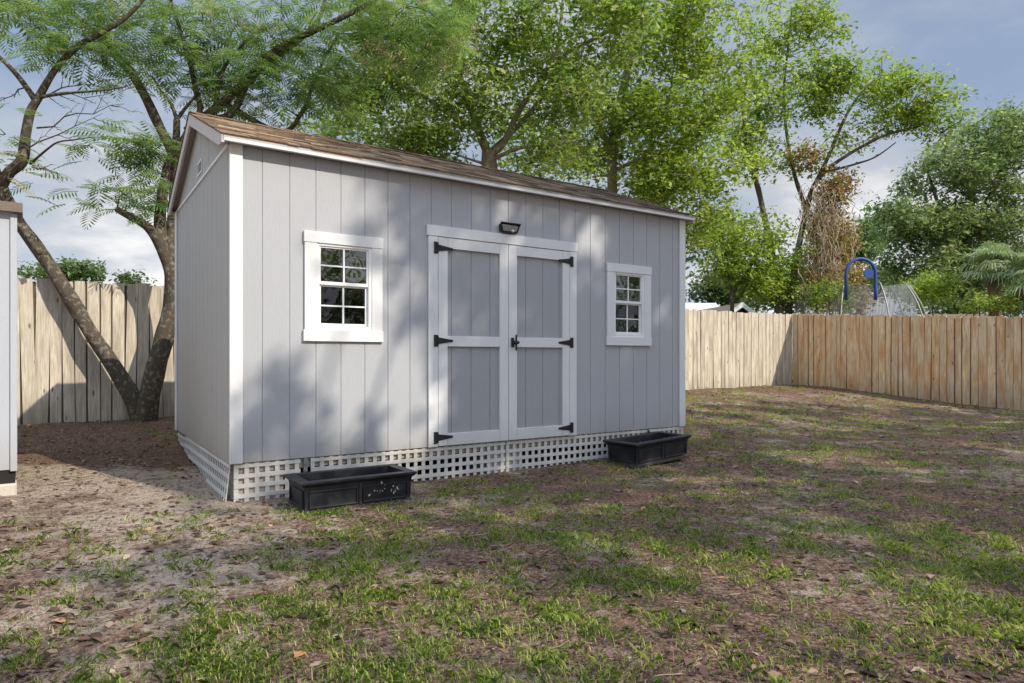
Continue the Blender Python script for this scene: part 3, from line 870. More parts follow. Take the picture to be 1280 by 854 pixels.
def skeleton(mb, limbs, clumps, seed, twig=.006, rmax=.05, join_pen=.0):
    r = np.random.default_rng(seed)
    nodes = []; nr = []
    for pts, r0, r1 in limbs:
        sp = smooth_path(pts)
        n = len(sp); rs = [r0+(r1-r0)*(i/(n-1))**.8 for i in range(n)]
        mb.tube(sp, rs, 10 if r0 > .05 else 7, wob=.22)
        nodes += sp; nr += rs
    if clumps is None or not len(clumps): return
    nodes = np.array(nodes); nr = np.array(nr)
    rem = np.array(clumps).copy()
    dmin = np.array([np.min(np.linalg.norm(nodes-c, axis=1)) for c in rem])
    order = np.argsort(dmin)
    for i in order:
        c = rem[i]
        dd = np.linalg.norm(nodes-c, axis=1)+np.where(nodes[:, 2] > c[2]+.3, .5, 0)
        j = int(np.argmin(dd)); a = nodes[j]
        L = np.linalg.norm(c-a)
        if L < .08: continue
        ns = max(3, int(L/.3)); rad0 = min(nr[j]*.7, rmax, .008+.014*L)
        rad0 = max(rad0, twig)
        side = r.normal(size=3)*L*.10
        pts = []
        for k in range(ns+1):
            t = k/ns
            p = a+(c-a)*t+side*math.sin(math.pi*t)+np.array([0, 0, 1])*L*.08*math.sin(math.pi*t)
            if 0 < k < ns: p = p+r.normal(size=3)*.018*min(L, 1)
            pts.append(p)
        rs = [rad0+(twig-rad0)*t for t in np.linspace(0, 1, ns+1)]
        mb.tube(pts, rs, 5, cap=False)
        # a few bare side twigs
        nodes = np.vstack([nodes, np.array(pts[1:])]); nr = np.concatenate([nr, rs[1:]])

def tree(name, label, limbs, blobs, leafmat, barkmat, seed, n_per=55, rad=.38, L=.085, Wd=.045, flat=.6, thr=.42, kind='leaf', group=None, droop=.25, extra=None, fq=.9, cat='tree', twig=.006, clumps=None, rmax=.05, mul=1.0):
    base = limbs[0][0][0]
    e = empty(name, tuple(base)); tag(e, label, cat, group)
    off = -np.array(base, float)
    C = sample_blobs(blobs, seed, thr, fq, mul) if clumps is None else clumps
    mb = MB(); skeleton(mb, limbs, C, seed, twig, rmax)
    mb.v = [tuple(np.array(v)+off) for v in mb.v]
    mb.build('trunk', barkmat, e, smooth=True)
    if kind == 'leaf': V, var = leaf_quads(C, n_per, rad, flat, L, Wd, droop, seed)
    else: V, var = fronds(C, n_per, rad, L, seed)
    quads_obj('crown', V+off, 4, var, leafmat, e)
    return e

def ground_pt(px, Y): return np.array([(px-640)/F*Y, Y, float(gz((px-640)/F*Y, Y, False))-.05])

# --- A: feathery tree in the nook between shed and fence
def bl(px, py, Y, rx, ry, rd, n): 
    c = at(px, py, Y); s = Y/F
    return (c, (rx*s, rd, ry*s), n)
base = np.array([-4.86, 8.75, .12])
YA = 8.7
limbsA = [
    ([base, at(190, 480, 8.7), at(203, 430, 8.7), at(214, 385, 8.75), at(214, 345, 8.7), at(203, 305, 8.7), at(200, 270, 8.8), at(208, 215, 8.9), at(219, 185, 9), at(221, 150, 9)], .14, .045),
    ([base+np.array([-.03, 0, .1]), at(165, 497, 8.7), at(140, 455, 8.6), at(113, 415, 8.5), at(85, 368, 8.4), at(52, 318, 8.3), at(20, 272, 8.2), at(2, 232, 8.1)], .115, .07),
    ([at(2, 232, 8.1), at(12, 215, 8.1), at(28, 200, 8.1), at(33, 165, 8.05), at(38, 140, 8), at(48, 122, 8), at(68, 88, 8), at(95, 60, 8), at(125, 42, 8), at(160, 20, 8), at(190, -15, 8)], .075, .02),
    ([at(2, 232, 8.1), at(-10, 200, 8.0), at(-20, 150, 8.0), at(-30, 80, 8)], .07, .03),
    ([at(44, 125, 8), at(22, 95, 7.9), at(0, 72, 7.8), at(-25, 50, 7.8)], .04, .015),
    ([at(50, 122, 8), at(75, 117, 7.9), at(105, 115, 7.9), at(135, 112, 7.8), at(160, 108, 7.8)], .022, .006),
    ([at(38, 205, 8.1), at(55, 190, 8), at(72, 178, 7.9), at(92, 175, 7.8), at(112, 172, 7.8)], .016, .006),
    ([at(212, 335, 8.7), at(200, 305, 8.6), at(186, 285, 8.5), at(165, 272, 8.4), at(146, 262, 8.4)], .085, .035),
    ([at(210, 330, 8.7), at(218, 260, 8.9), at(218, 200, 9), at(200, 160, 9), at(180, 118, 9), at(165, 92, 9), at(148, 72, 9), at(120, 42, 9), at(95, 20, 9), at(60, -10, 9)], .09, .03),
    ([at(218, 200, 9), at(235, 165, 9.1), at(250, 138, 9.1), at(244, 110, 9.1), at(238, 80, 9), at(226, 40, 9), at(212, -5, 9)], .06, .02),
    ([at(235, 165, 9.1), at(258, 145, 9.2), at(280, 128, 9.2), at(308, 100, 9.2), at(335, 70, 9.1), at(372, 48, 9.1), at(412, 30, 9), at(455, 8, 9), at(480, -8, 9)], .075, .025),
    ([at(262, 150, 9.2), at(290, 142, 9.2), at(312, 100, 9.3), at(345, 72, 9.4), at(375, 50, 9.4), at(400, 20, 9.4), at(410, -20, 9.4)], .06, .02),
    ([at(221, 150, 9), at(214, 130, 9), at(200, 112, 9), at(190, 95, 9)], .03, .01),
    ([at(221, 150, 9), at(232, 135, 9), at(243, 122, 9), at(250, 110, 9)], .03, .01),
    ([at(268, 143, 9.2), at(276, 95, 9.1), at(292, 68, 9), at(310, 50, 9)], .04, .015),
    ([at(280, 130, 9.2), at(350, 165, 9.5), at(378, 140, 9.5), at(390, 110, 9.5), at(405, 75, 9.5), at(424, 42, 9.5)], .045, .015),
    ([at(20, 272, 8.2), at(32, 290, 8.1), at(50, 318, 8.1)], .05, .03),
]
blobsA = [bl(40, 10, 8.2, 60, 26, .8, 34), bl(130, 30, 8.6, 60, 26, 1, 42), bl(60, 55, 8, 40, 20, .6, 16), bl(150, 85, 8.6, 36, 18, .8, 20), bl(100, 172, 7.8, 16, 6, .2, 5), bl(5, 170, 8, 10, 10, .4, 4),
          bl(185, 205, 8.7, 20, 26, .4, 15), bl(160, 248, 8.5, 24, 13, .4, 15), bl(203, 190, 8.8, 22, 14, .4, 9), bl(175, 175, 8.7, 13, 6, .3, 5), bl(205, 232, 8.8, 12, 30, .3, 10), bl(8, 212, 8, 14, 10, .4, 4),
          bl(225, 40, 8.9, 60, 40, 1, 56), bl(260, 95, 9, 45, 26, .8, 34), bl(330, 40, 9.2, 70, 40, 1.1, 66), bl(340, 110, 9.3, 50, 30, .8, 34), bl(430, 30, 9, 70, 34, 1.1, 60), bl(420, 95, 9.2, 46, 34, .8, 34),
          bl(540, 60, 8.8, 70, 40, .8, 30), bl(520, 10, 8.8, 80, 30, .8, 30),
          bl(150, -50, 8.8, 170, 40, 1.5, 40), bl(380, -60, 9, 170, 45, 1.5, 40)]
tree('mimosa_tree', 'leaning feathery leaved tree forking in the nook between the two sheds', limbsA, blobsA, M['leaf_mimosa'], M['bark'], 3, n_per=6, rad=.24, L=.32, kind='frond', thr=.47, fq=1.5, mul=.52)
# bare dead twigs over the left sky belong to the same tree visually: kept as one small branch of it
tw = MB(); r_ = random.Random(4)
def dead(a, b, rad, dep):
    n = 6; pts = []
    for k in range(n+1):
        t = k/n; p = a+(b-a)*t+np.array([r_.uniform(-1, 1), r_.uniform(-.6, .6), r_.uniform(-1, 1)])*.035*np.linalg.norm(b-a)*(0 < k < n)
        pts.append(p)
    tw.tube(pts, [rad*(1-.8*k/n) for k in range(n+1)], 4, cap=False)
    if dep:
        for k in range(1, n):
            if r_.random() < .75:
                d = (b-a)*.38*r_.uniform(.5, 1); s = r_.choice([-1, 1])*r_.uniform(.35, .9)
                q = np.array([d[0]*math.cos(s)-d[2]*math.sin(s), d[1]+r_.uniform(-.1, .1), d[0]*math.sin(s)+d[2]*math.cos(s)])
                dead(pts[k], pts[k]+q, rad*.5, dep-1)
for a, b in (((36, 185), (128, 142)), ((46, 160), (155, 130)), ((40, 208), (75, 218)), ((50, 122), (135, 118)), ((30, 110), (-5, 130)), ((52, 120), (120, 96))):
    dead(at(*a, 8.05), at(*b, 7.9), .012, 2)
mt = [o for o in bpy.data.objects if o.name.startswith('mimosa_tree')][0]
tw.v = [tuple(np.array(v)-base) for v in tw.v]
tw.build('dead_branch', M['bark'], mt)
CB = sample_blobs([bl(330, 45, 9.0, 24, 14, .5, 6), bl(480, 80, 8.8, 50, 34, .6, 12), bl(560, 60, 8.8, 50, 36, .6, 9), bl(280, 20, 8.9, 30, 12, .5, 4)], 15, .3)
Vb, vb = leaf_quads(CB, 40, .12, .8, .05, .012, .3, 16)
quads_obj('blossoms', Vb-base, 4, vb, m_leaf('pink_tan_blossom', [(0, (.42, .26, .18)), (1, (.72, .52, .42))], .4), mt)

def trunkpts(px_list, Y):
    return [at(x, y, Y+dy) for x, y, dy in px_list]

# --- B: centre tree behind the shed, beyond the fence
g0 = ground_pt(615, 13.6)
limbsB = [([g0, at(613, 300, 13.6), at(612, 215, 13.6), at(611, 190, 13.6)], .20, .15),
          ([at(611, 195, 13.6), at(597, 160, 13.6), at(583, 120, 13.5), at(570, 75, 13.4), at(575, 30, 13.3), at(582, -30, 13.3)], .10, .04),
          ([at(611, 195, 13.6), at(630, 178, 13.6), at(648, 140, 13.5), at(668, 110, 13.4), at(700, 72, 13.2), at(740, 50, 13), at(790, 25, 12.8)], .085, .03),
          ([at(613, 190, 13.6), at(645, 160, 13.9), at(680, 118, 14), at(695, 70, 14), at(705, -10, 14)], .07, .03),
          ([at(600, 165, 13.6), at(560, 140, 13.8), at(510, 110, 13.8), at(465, 90, 13.8)], .07, .02),
          ([at(614, 200, 13.6), at(650, 185, 13.4), at(700, 180, 13.2), at(735, 172, 13.2)], .05, .015),
          ([at(606, 205, 13.6), at(590, 200, 13.4), at(565, 192, 13.4)], .04, .012)]
blobsB = [bl(480, 50, 13.8, 80, 60, 1.6, 70), bl(590, 40, 13.3, 90, 55, 1.8, 90), bl(700, 50, 13.3, 90, 60, 1.8, 100), bl(610, 120, 13.2, 80, 40, 1.4, 64), bl(480, 130, 13.8, 70, 46, 1.4, 66), bl(690, 130, 13.3, 60, 40, 1.3, 50),
          bl(545, 165, 13.6, 36, 26, 1, 24), bl(420, 135, 14, 50, 40, 1.2, 36), bl(600, -70, 13.3, 190, 60, 2.2, 110), bl(770, 20, 13, 60, 40, 1.4, 50), bl(500, 185, 13.8, 60, 18, .8, 30), bl(690, 190, 13.4, 50, 22, .8, 26), bl(560, 190, 13.8, 40, 18, .8, 18)]
tree('shade_tree', 'big forked shade tree rising behind the middle of the grey shed roof', limbsB, blobsB, M['leaf_center'], M['bark_light'], 21, n_per=84, rad=.48, L=.12, Wd=.05, thr=.49, fq=1.25, mul=.58, twig=.010)
# --- C: tree behind the right half of the roof
g0 = ground_pt(766, 16)
limbsC = [([g0, at(766, 320, 16), at(765, 230, 16), at(766, 180, 16), at(775, 130, 16), at(790, 60, 16), at(800, -10, 16)], .17, .07),
          ([at(766, 190, 16), at(745, 150, 16), at(730, 110, 16), at(720, 60, 16)], .08, .03),
          ([at(768, 170, 16), at(800, 140, 15.6), at(840, 110, 15.4), at(880, 90, 15.3)], .08, .03),
          ([at(766, 215, 16), at(800, 200, 15.6), at(840, 205, 15.4), at(870, 230, 15.2)], .05, .02)]
blobsC = [bl(820, 60, 15.6, 70, 60, 1.8, 90), bl(880, 40, 15.4, 60, 50, 1.6, 60), bl(790, 150, 15.6, 60, 36, 1.5, 50), bl(850, 150, 15.4, 60, 50, 1.5, 66), bl(870, 215, 15.3, 50, 40, 1.3, 44), bl(750, 170, 16, 40, 36, 1.2, 30), bl(860, 275, 15.5, 34, 40, 1, 28), bl(900, 120, 15.2, 40, 50, 1.3, 40),
          bl(810, 215, 15.6, 50, 28, 1.1, 24), bl(830, -60, 15.6, 120, 50, 2, 60), bl(720, 200, 16.2, 40, 24, 1, 26), bl(820, 250, 16, 40, 26, 1, 34)]
tree('shade_tree', 'leafy green tree behind the right half of the shed roof, thin pale trunk', limbsC, blobsC, M['leaf_yellow'], M['bark_light'], 33, n_per=80, rad=.52, L=.13, Wd=.056, thr=.48, fq=1.2, mul=.60, twig=.010)
# --- D: airy slanting double trunk tree beyond the fence corner
g1 = ground_pt(978, 20); g2 = ground_pt(984, 20)
limbsD = [([g1, at(975, 390, 20), at(968, 340, 20), at(962, 300, 20), at(953, 260, 20), at(946, 230, 20), at(936, 195, 20), at(930, 150, 20), at(925, 90, 20)], .13, .05),
          ([g2, at(986, 385, 20), at(992, 340, 20), at(1000, 300, 20), at(1008, 262, 20), at(1016, 236, 20), at(1030, 216, 20), at(1050, 200, 19.8), at(1080, 182, 19.6), at(1110, 168, 19.4), at(1150, 158, 19.2)], .12, .03),
          ([at(1018, 232, 20), at(1038, 190, 20), at(1055, 150, 20), at(1075, 118, 20), at(1100, 95, 20)], .07, .02),
          ([at(1030, 216, 20), at(1070, 205, 20), at(1095, 196, 20), at(1120, 178, 20)], .045, .015),
          ([at(1008, 262, 20), at(995, 225, 20.2), at(985, 180, 20.3), at(980, 120, 20.3), at(985, 60, 20.3), at(990, 10, 20.3)], .07, .02),
          ([at(985, 110, 20.3), at(1010, 92, 20), at(1040, 78, 20)], .035, .012)]
blobsD = [bl(985, 30, 20.2, 45, 32, 1.3, 34), bl(1020, 50, 20, 36, 36, 1.1, 22), bl(950, 70, 20, 36, 40, 1.3, 26), bl(940, 145, 20, 52, 40, 1.5, 56), bl(985, 130, 20.2, 40, 34, 1.3, 28), bl(925, 205, 20, 36, 30, 1.2, 24),
          bl(1075, 95, 19.8, 52, 18, 1.2, 38), bl(1120, 115, 19.6, 50, 17, 1.2, 38), bl(1165, 138, 19.4, 42, 13, 1, 30), bl(1040, 120, 20, 34, 24, 1, 20), bl(1125, 150, 19.5, 46, 15, 1, 16), bl(1060, 170, 20, 36, 18, .9, 9), bl(1185, 160, 19.3, 22, 10, .7, 8), bl(1000, 195, 20.2, 36, 26, 1, 12), bl(1030, 90, 20, 30, 24, 1, 14)]
tree('slender_tree', 'airy tree with two slender slanting trunks beyond the fence corner', limbsD, blobsD, M['leaf_yellow'], M['bark_dark'], 44, n_per=58, rad=.46, L=.14, Wd=.062, thr=.46, fq=1.1, mul=.85, twig=.011)
# undergrowth tree filling left of the trunks
g0 = ground_pt(915, 19.2)
tree('young_tree', 'bright green bushy sapling behind the fence left of the slanting trunks', [([g0, at(915, 380, 19.2), at(912, 350, 19.2), at(905, 310, 19.2), at(900, 280, 19.2)], .07, .03), ([at(914, 370, 19.2), at(935, 340, 19.4), at(955, 300, 19.4)], .05, .02)],
     [bl(925, 330, 19.3, 50, 36, 1.1, 64), bl(960, 350, 19.4, 30, 34, .9, 34), bl(900, 290, 19.2, 36, 26, 1, 24), bl(950, 290, 19.4, 36, 26, 1, 26), bl(985, 345, 19.6, 20, 40, .7, 14)], M['leaf_yellow'], M['bark_dark'], 51, n_per=60, rad=.42, L=.12, Wd=.062)
# dead hanging vine on the trunks
def vine():
    e = empty('hanging_vine', tuple(at(1035, 392, 19))); tag(e, 'rust and straw coloured dead vine hanging beside the slanting trunks', 'vine')
    o = at(1035, 392, 19); r = random.Random(9)
    b = MB()
    for k in range(420):
        x = max(998, min(1066, r.gauss(1032, 15))); y0 = r.uniform(222, 365); ln = r.uniform(18, 62); Yv = r.uniform(18.7, 20.1)
        dxx = r.uniform(-8, 12); w1 = r.uniform(-5, 5); w2 = r.uniform(-4, 4)
        pts = [at(x+dxx*t*t+w1*math.sin(t*5+k)+w2*math.sin(t*11), min(392, y0+ln*t-5*math.sin(3.1*t)), Yv+.1*math.sin(t*4+k)) for t in np.linspace(0, 1, 8)]
        b.tube([p-o for p in pts], list(np.linspace(.011, .005, 8)), 3, c=r.random(), cap=False)
    b.build('stems', M['straw'], e)
    C = sample_blobs([bl(1006, 195, 19.6, 17, 10, .4, 16), bl(1044, 238, 19.9, 24, 26, .5, 40), bl(1034, 290, 19.9, 28, 46, .6, 84), bl(1044, 350, 19.8, 28, 32, .6, 66), bl(1022, 350, 19.3, 26, 36, .6, 26), bl(1068, 378, 19.6, 20, 14, .5, 18)], 5, .38, 1.2)
    V, var = leaf_quads(C, 46, .36, .9, .11, .055, .5, 8)
    quads_obj('leaves', V-o, 4, np.clip(var-.05, 0, 1), M['leaf_rust'], e)
vine()
def shrub(label, px, py, Y, rx, ry, n, mat, seed, n_per=46, rad=.3, L=.09, name='shrub', cat='shrub', rd=.6):
    g = ground_pt(px, Y)
    limbs = [([g, (g+at(px, py, Y))/2+np.array([.05, 0, 0]), at(px, py, Y)], .035, .015), ([g, (g+at(px-rx*.5, py, Y))/2, at(px-rx*.5, py-ry*.2, Y)], .03, .012), ([g, (g+at(px+rx*.5, py, Y))/2, at(px+rx*.5, py-ry*.3, Y)], .03, .012)]
    return tree(name, label, limbs, [bl(px, py, Y, rx, ry, rd, n)], mat, M['bark_dark'], seed, n_per=n_per, rad=rad, L=L, Wd=L*.5, cat=cat)
shrub('yellow green leafy shrub behind the fence under the rusty vine', 1036, 372, 18.0, 34, 26, 40, M['leaf_yellow'], 61, rd=.5, rad=.26, L=.08)
shrub('fresh green shrub behind the fence right of the trampoline', 1165, 368, 23, 34, 28, 60, M['leaf_yellow'], 62, rad=.4, L=.11)
shrub('low green shrub at the foot of the palm trunk, left side', 1224, 380, 21.2, 17, 12, 22, M['leaf_yellow'], 63, rad=.25)
shrub('low green shrub between the two palm trunks', 1262, 380, 21.2, 16, 11, 20, M['leaf_yellow'], 64, rad=.25)
# --- E: big oak at the right
g0 = ground_pt(1215, 27)
limbsE = [([g0, at(1212, 360, 27), at(1205, 320, 27), at(1210, 270, 27), at(1220, 210, 27)], .35, .15),
          ([at(1208, 340, 27), at(1180, 310, 26.6), at(1150, 290, 26.4), at(1120, 280, 26.2), at(1095, 270, 26.2)], .16, .04),
          ([at(1210, 300, 27), at(1235, 250, 27), at(1265, 200, 27)], .16, .06),
          ([at(1205, 320, 27), at(1175, 260, 26.6), at(1160, 215, 26.4)], .12, .04)]
blobsE = [bl(1235, 190, 27, 60, 46, 2.4, 120), bl(1280, 160, 27, 40, 50, 2.2, 70), bl(1180, 215, 26.5, 46, 30, 1.8, 62), bl(1125, 272, 26.2, 44, 22, 1.5, 56), bl(1175, 290, 26.5, 50, 34, 1.8, 90), bl(1230, 270, 27, 60, 50, 2.2, 130), bl(1150, 330, 26.5, 36, 30, 1.5, 50), bl(1200, 345, 27, 46, 34, 1.8, 80), bl(1270, 330, 27.4, 50, 60, 2, 90), bl(1105, 300, 26.4, 30, 12, 1, 18), bl(1320, 220, 27, 50, 80, 2, 60)]
tree('oak_tree', 'large dark green oak filling the right edge beyond the tan fence', limbsE, blobsE, M['leaf_oak'], M['bark_dark'], 71, n_per=88, rad=.62, L=.18, Wd=.08, thr=.46, fq=.8, mul=.66, twig=.012, rmax=.08)
# --- distant trees
def far_tree(label, px, Y, blobs, mat, seed, n_per=50, rad=.9, L=.3, name='distant_tree'):
    g = ground_pt(px, Y); c = blobs[0][0]
    tree(name, label, [([g, (g+c)/2, np.array(c)], .25, .08)], blobs, mat, M['bark_dark'], seed, n_per=n_per, rad=rad, L=L, Wd=L*.55, twig=.015, rmax=.1, fq=.35)
far_tree('dark distant tree seen between the rusty vine and the oak', 1075, 42, [bl(1072, 290, 42, 30, 34, 2.5, 46), bl(1095, 355, 42, 34, 22, 2.5, 40), bl(1085, 315, 42, 34, 14, 2, 16)], M['leaf_oak'], 81)
far_tree('distant dark tree above the pale metal roof beside the shed corner', 885, 55, [bl(888, 358, 55, 34, 20, 3, 50), bl(930, 365, 55, 34, 18, 3, 40)], M['leaf_far'], 82, L=.36, rad=1.1)
far_tree('distant pale tree above the fence in the gap left of the shed', 95, 40, [bl(85, 346, 40, 44, 14, 2.4, 40), bl(110, 340, 40, 20, 8, 2, 10)], M['leaf_light'], 83, L=.26, rad=.7)
far_tree('small distant tree top just left of the mimosa trunk above the fence', 168, 42, [bl(167, 352, 42, 12, 10, 1.5, 12)], M['leaf_far'], 84, L=.26, rad=.6)
far_tree('distant hazy tree behind the slender double trunks', 1010, 48, [bl(1000, 350, 48, 60, 36, 3, 70), bl(960, 375, 48, 40, 18, 3, 24)], M['leaf_far'], 85, L=.34, rad=1.1)
far_tree('distant light green tree glimpsed behind the forked shade tree', 560, 26, [bl(520, 120, 26, 90, 80, 2.5, 44), bl(650, 170, 26, 60, 60, 2.5, 34), bl(430, 160, 26, 50, 40, 2, 26)], M['leaf_center'], 91, L=.2, rad=.7, n_per=54)
far_tree('distant light green tree glimpsed behind the thin pale trunk', 840, 28, [bl(830, 200, 28, 70, 80, 2.5, 46), bl(720, 150, 28, 60, 80, 2.5, 30), bl(880, 290, 28, 40, 40, 2, 30)], M['leaf_light'], 92, L=.2, rad=.75, n_per=54)
for i, (px, w, lab) in enumerate(((1190, 60, 'distant tree low behind the oak trunk'), (1290, 60, 'distant tree at the far right behind the palms'))):
    far_tree(lab, px, 50, [bl(px, 372, 50, w, 30, 3, 70)], M['leaf_oak'], 86+i, L=.36, rad=1.2)
# --- palms
def palm(label, px, pyc, Y, R, seed):
    g = ground_pt(px, Y); c = at(px, pyc, Y); e = empty('palm_tree', tuple(g)); tag(e, label, 'palm tree', 'cabbage palms behind the tan fence')
    r = random.Random(seed)
    b = MB(); b.tube([Vector(np.array(p)-g) for p in (g, (g+c)/2+np.array([.05, 0, 0]), c-np.array([0, 0, .1]))], [.19, .17, .2], 10, wob=.25)
    for k in range(60):   # old leaf boots
        t = .45+.5*r.random(); a = r.random()*6.28; p = (c-g)*t
        b.add([(p[0]+.16*math.cos(a-.3), p[1]+.16*math.sin(a-.3), p[2]), (p[0]+.16*math.cos(a+.3), p[1]+.16*math.sin(a+.3), p[2]), (p[0]+.26*math.cos(a), p[1]+.26*math.sin(a), p[2]+.22)], [(0, 1, 2)])
    b.build('trunk', M['palm_dry'], e)
    for nm, cnt, mat in (('frond', 20, M['palm']), ('dry_fronds', 9, M['palm_dry'])):
        out = []; var = []
        for k in range(cnt):
            a = r.random()*6.28; el = r.uniform(-.3, 1.3) if nm == 'frond' else r.uniform(-1.2, -.75)
            d = np.array([math.cos(a)*math.cos(el), math.sin(a)*math.cos(el), math.sin(el)]); s = np.array([-math.sin(a), math.cos(a), 0]); n_ = np.cross(s, d)
            st = c-g+d*R*(.45 if nm == 'frond' else .15)
            out.append(np.array([c-g-s*.012, st-s*.01, st+s*.01, c-g+s*.012])); var.append(.7)
            for q in range(22):
                th = (q/21-.5)*3.6; dr = d*math.cos(th)+s*math.sin(th); Lq = R*(.62 if nm == 'frond' else .36)*(1-.25*abs(th)/1.8)*r.uniform(.9, 1.1)
                mid = st+dr*Lq*.55; tip = st+dr*Lq*.9+np.array([0, 0, -1])*Lq*r.uniform(.25, .5); wv = np.cross(dr, n_)*.028
                v_ = r.uniform(.2, 1)
                out.append(np.array([st, mid-wv, tip, mid+wv])); var.append(v_)
        quads_obj(nm, np.array(out), 4, var, mat, e)
palm('cabbage palm with drooping fan fronds in front of the oak', 1242, 336, 22, 1.2, 1)
palm('cabbage palm at the right picture edge with tan dry skirt', 1288, 352, 21, 1.2, 2)

# ------------------------------------------------------------------ trees behind the photographer that shade the yard
def shade_tree(name, label, trunk_xy, targets, seed, hfork):
    r = np.random.default_rng(seed); C = []
    for p in targets:
        pass
    C = np.array(targets)
    g = np.array([trunk_xy[0], trunk_xy[1], -.05])
    top = np.array([trunk_xy[0]+.3, trunk_xy[1]+.2, hfork])
    cen = C.mean(0)
    limbs = [([g, g+np.array([.1, 0, hfork*.5]), top], .28, .2)]
    q = np.argsort(C[:, 2])
    for k in range(6):
        t = C[r.integers(len(C))]
        limbs.append(([top-np.array([0, 0, .3]), (top*.6+t*.4)+np.array([0, 0, .5]), t], .07, .015))
    e = tree(name, label, limbs, [], M['leaf_oak'], M['bark_dark'], seed, n_per=72, rad=.30, L=.14, Wd=.085, clumps=C, flat=.8, rmax=.022)
    return e
r = np.random.default_rng(77)
tg = []
def proj(p, d): return np.array(p)+SUN*(d/math.cos(SUN_EL))
def wall_ok(m, z):
    # lit areas on the front wall (soft spots)
    if m < 1.12+.28*math.sin(z*2.2-.9): return m > .1 and z < 1.15 and mn.noise(Vector((m*3.5, z*3, 4.2))) > .16
    for (a, b_, ra, rb) in ((1.2, 2.3, .36, .30), (1.2, .85, .62, .36), (1.55, 1.0, .40, .42), (1.4, .5, .45, .3), (2.05, 2.28, .5, .24), (2.95, 2.5, .45, .26), (3.25, 1.98, .30, .4), (3.5, 2.2, .28, .4), (2.0, 1.6, .28, .45), (4.4, 1.5, .27, .36), (1.35, 1.55, .2, .3)):
        if ((m-a)/ra)**2+((z-b_)/rb)**2 < 1: return False
    return True
for k in range(1500):
    m = r.uniform(-.2, 5.6); z = r.uniform(.1, 4.1)
    if wall_ok(m, z): tg.append(proj(loc2w(m, 0, z), r.uniform(9, 14)))
for k in range(500):
    m = r.uniform(1.9, 5.2); nn_ = r.uniform(0, 1.4)
    if mn.noise(Vector((m*1.3, nn_*2, 3))) < .12: tg.append(proj(loc2w(m, nn_, 2.7+.4*nn_), r.uniform(9, 14)))
def ground_shade(x, y):
    n = -(x-SH[0])*SA+(y-SH[1])*CA; m = (x-SH[0])*CA+(y-SH[1])*SA
    if n > -.05 and m < 5.2: return False
    q = mn.noise(Vector((x*.9, y*1.5, 1.7)))+.5*mn.noise(Vector((x*2.3, y*3, 6)))
    if n > 3.6: return False
    s = .06
    if m < .75: s = -.5                      # open left strip
    if y < 3.6: s = -.55
    if n > 1.2 and m > 5: s = -.1
    return q < s
for k in range(5200):
    y = r.uniform(1.6, 13.0); x = r.uniform(-.75*y-1, .8*y+1)
    if ground_shade(x, y): tg.append(proj((x, y, 0), r.uniform(9, 14)))
tg = np.array(tg)
nv = np.array([-SA, CA, 0]); sn = float(SUN @ nv)
tf = ((tg-np.array([SH[0], SH[1], 0])) @ nv-5.1)/sn; pf = tg-SUN*tf[:, None]
mf = (pf[:, 0]-SH[0])*CA+(pf[:, 1]-SH[1])*SA
tg = tg[~((mf > 8) & (mf < 16.5) & (pf[:, 2] < 2.3) & (pf[:, 2] > -.1) & (tf > 0))]
# thin to well spaced clumps
keep = []
cell = {}
for p in tg[r.permutation(len(tg))]:
    # project along the sun to a 2D key so coverage stays even
    u = p-SUN*(p@SUN); a = np.cross(SUN, [0, 0, 1]); a /= np.linalg.norm(a); b_ = np.cross(a, SUN)
    key = (int(math.floor(u@a/.31)), int(math.floor(u@b_/.31)))
    if cell.get(key, 0) >= 1: continue
    cell[key] = cell.get(key, 0)+1; keep.append(p)
keep = np.array(keep+[proj(loc2w(r.uniform(1.7, 5.3), 0, r.uniform(.2, 2.9)), r.uniform(9, 14)) for k in range(150) if 1])
ok_ = np.ones(len(keep), bool)
nv2 = np.array([-SA, CA, 0.])
tt_ = ((keep-np.array([SH[0], SH[1], 0])) @ nv2)/float(SUN @ nv2); pw_ = keep-SUN*tt_[:, None]
for k in range(len(keep)-150, len(keep)):
    mm_ = (pw_[k, 0]-SH[0])*CA+(pw_[k, 1]-SH[1])*SA
    if not wall_ok(mm_, pw_[k, 2]): ok_[k] = False
keep = keep[ok_]
print('shade clumps', len(keep))
T1 = np.array([13.5, -7.5]); T2 = np.array([18.5, -1.0]); T3 = np.array([9.0, -9.5])
dd = np.stack([np.linalg.norm(keep[:, :2]-t, axis=1) for t in (T1, T2, T3)], 1).argmin(1)
for i, (t, lab) in enumerate(((T1, 'tall oak behind the photographer shading the front of the shed'), (T2, 'tall oak beyond the right fence shading the open yard'), (T3, 'tall oak at the near end of the yard shading the foreground'))):
    if (dd == i).sum() > 3: shade_tree('oak_tree', lab, t, keep[dd == i], 90+i, 6.0)

for i, (hx, hy, lab) in enumerate(((14.5, -5.6, 'low bushy tree behind the photographer at the near end of the yard'), (19.5, -1.5, 'low bushy tree right of the photographer outside the right fence'), (17.5, 4.2, 'low bushy tree farther along outside the right fence'))):
    gq = np.array([hx, hy, -.05])
    tree('shade_tree', lab, [([gq, gq+np.array([.1, 0, 1.5]), gq+np.array([0, .2, 3.2])], .16, .07)],
         [(gq+np.array([0, 0, 3.3]), (2.6, 2.6, 2.4), 80)], M['leaf_oak'], M['bark_dark'], 120+i, n_per=44, rad=.5, L=.2, Wd=.11, thr=.44)

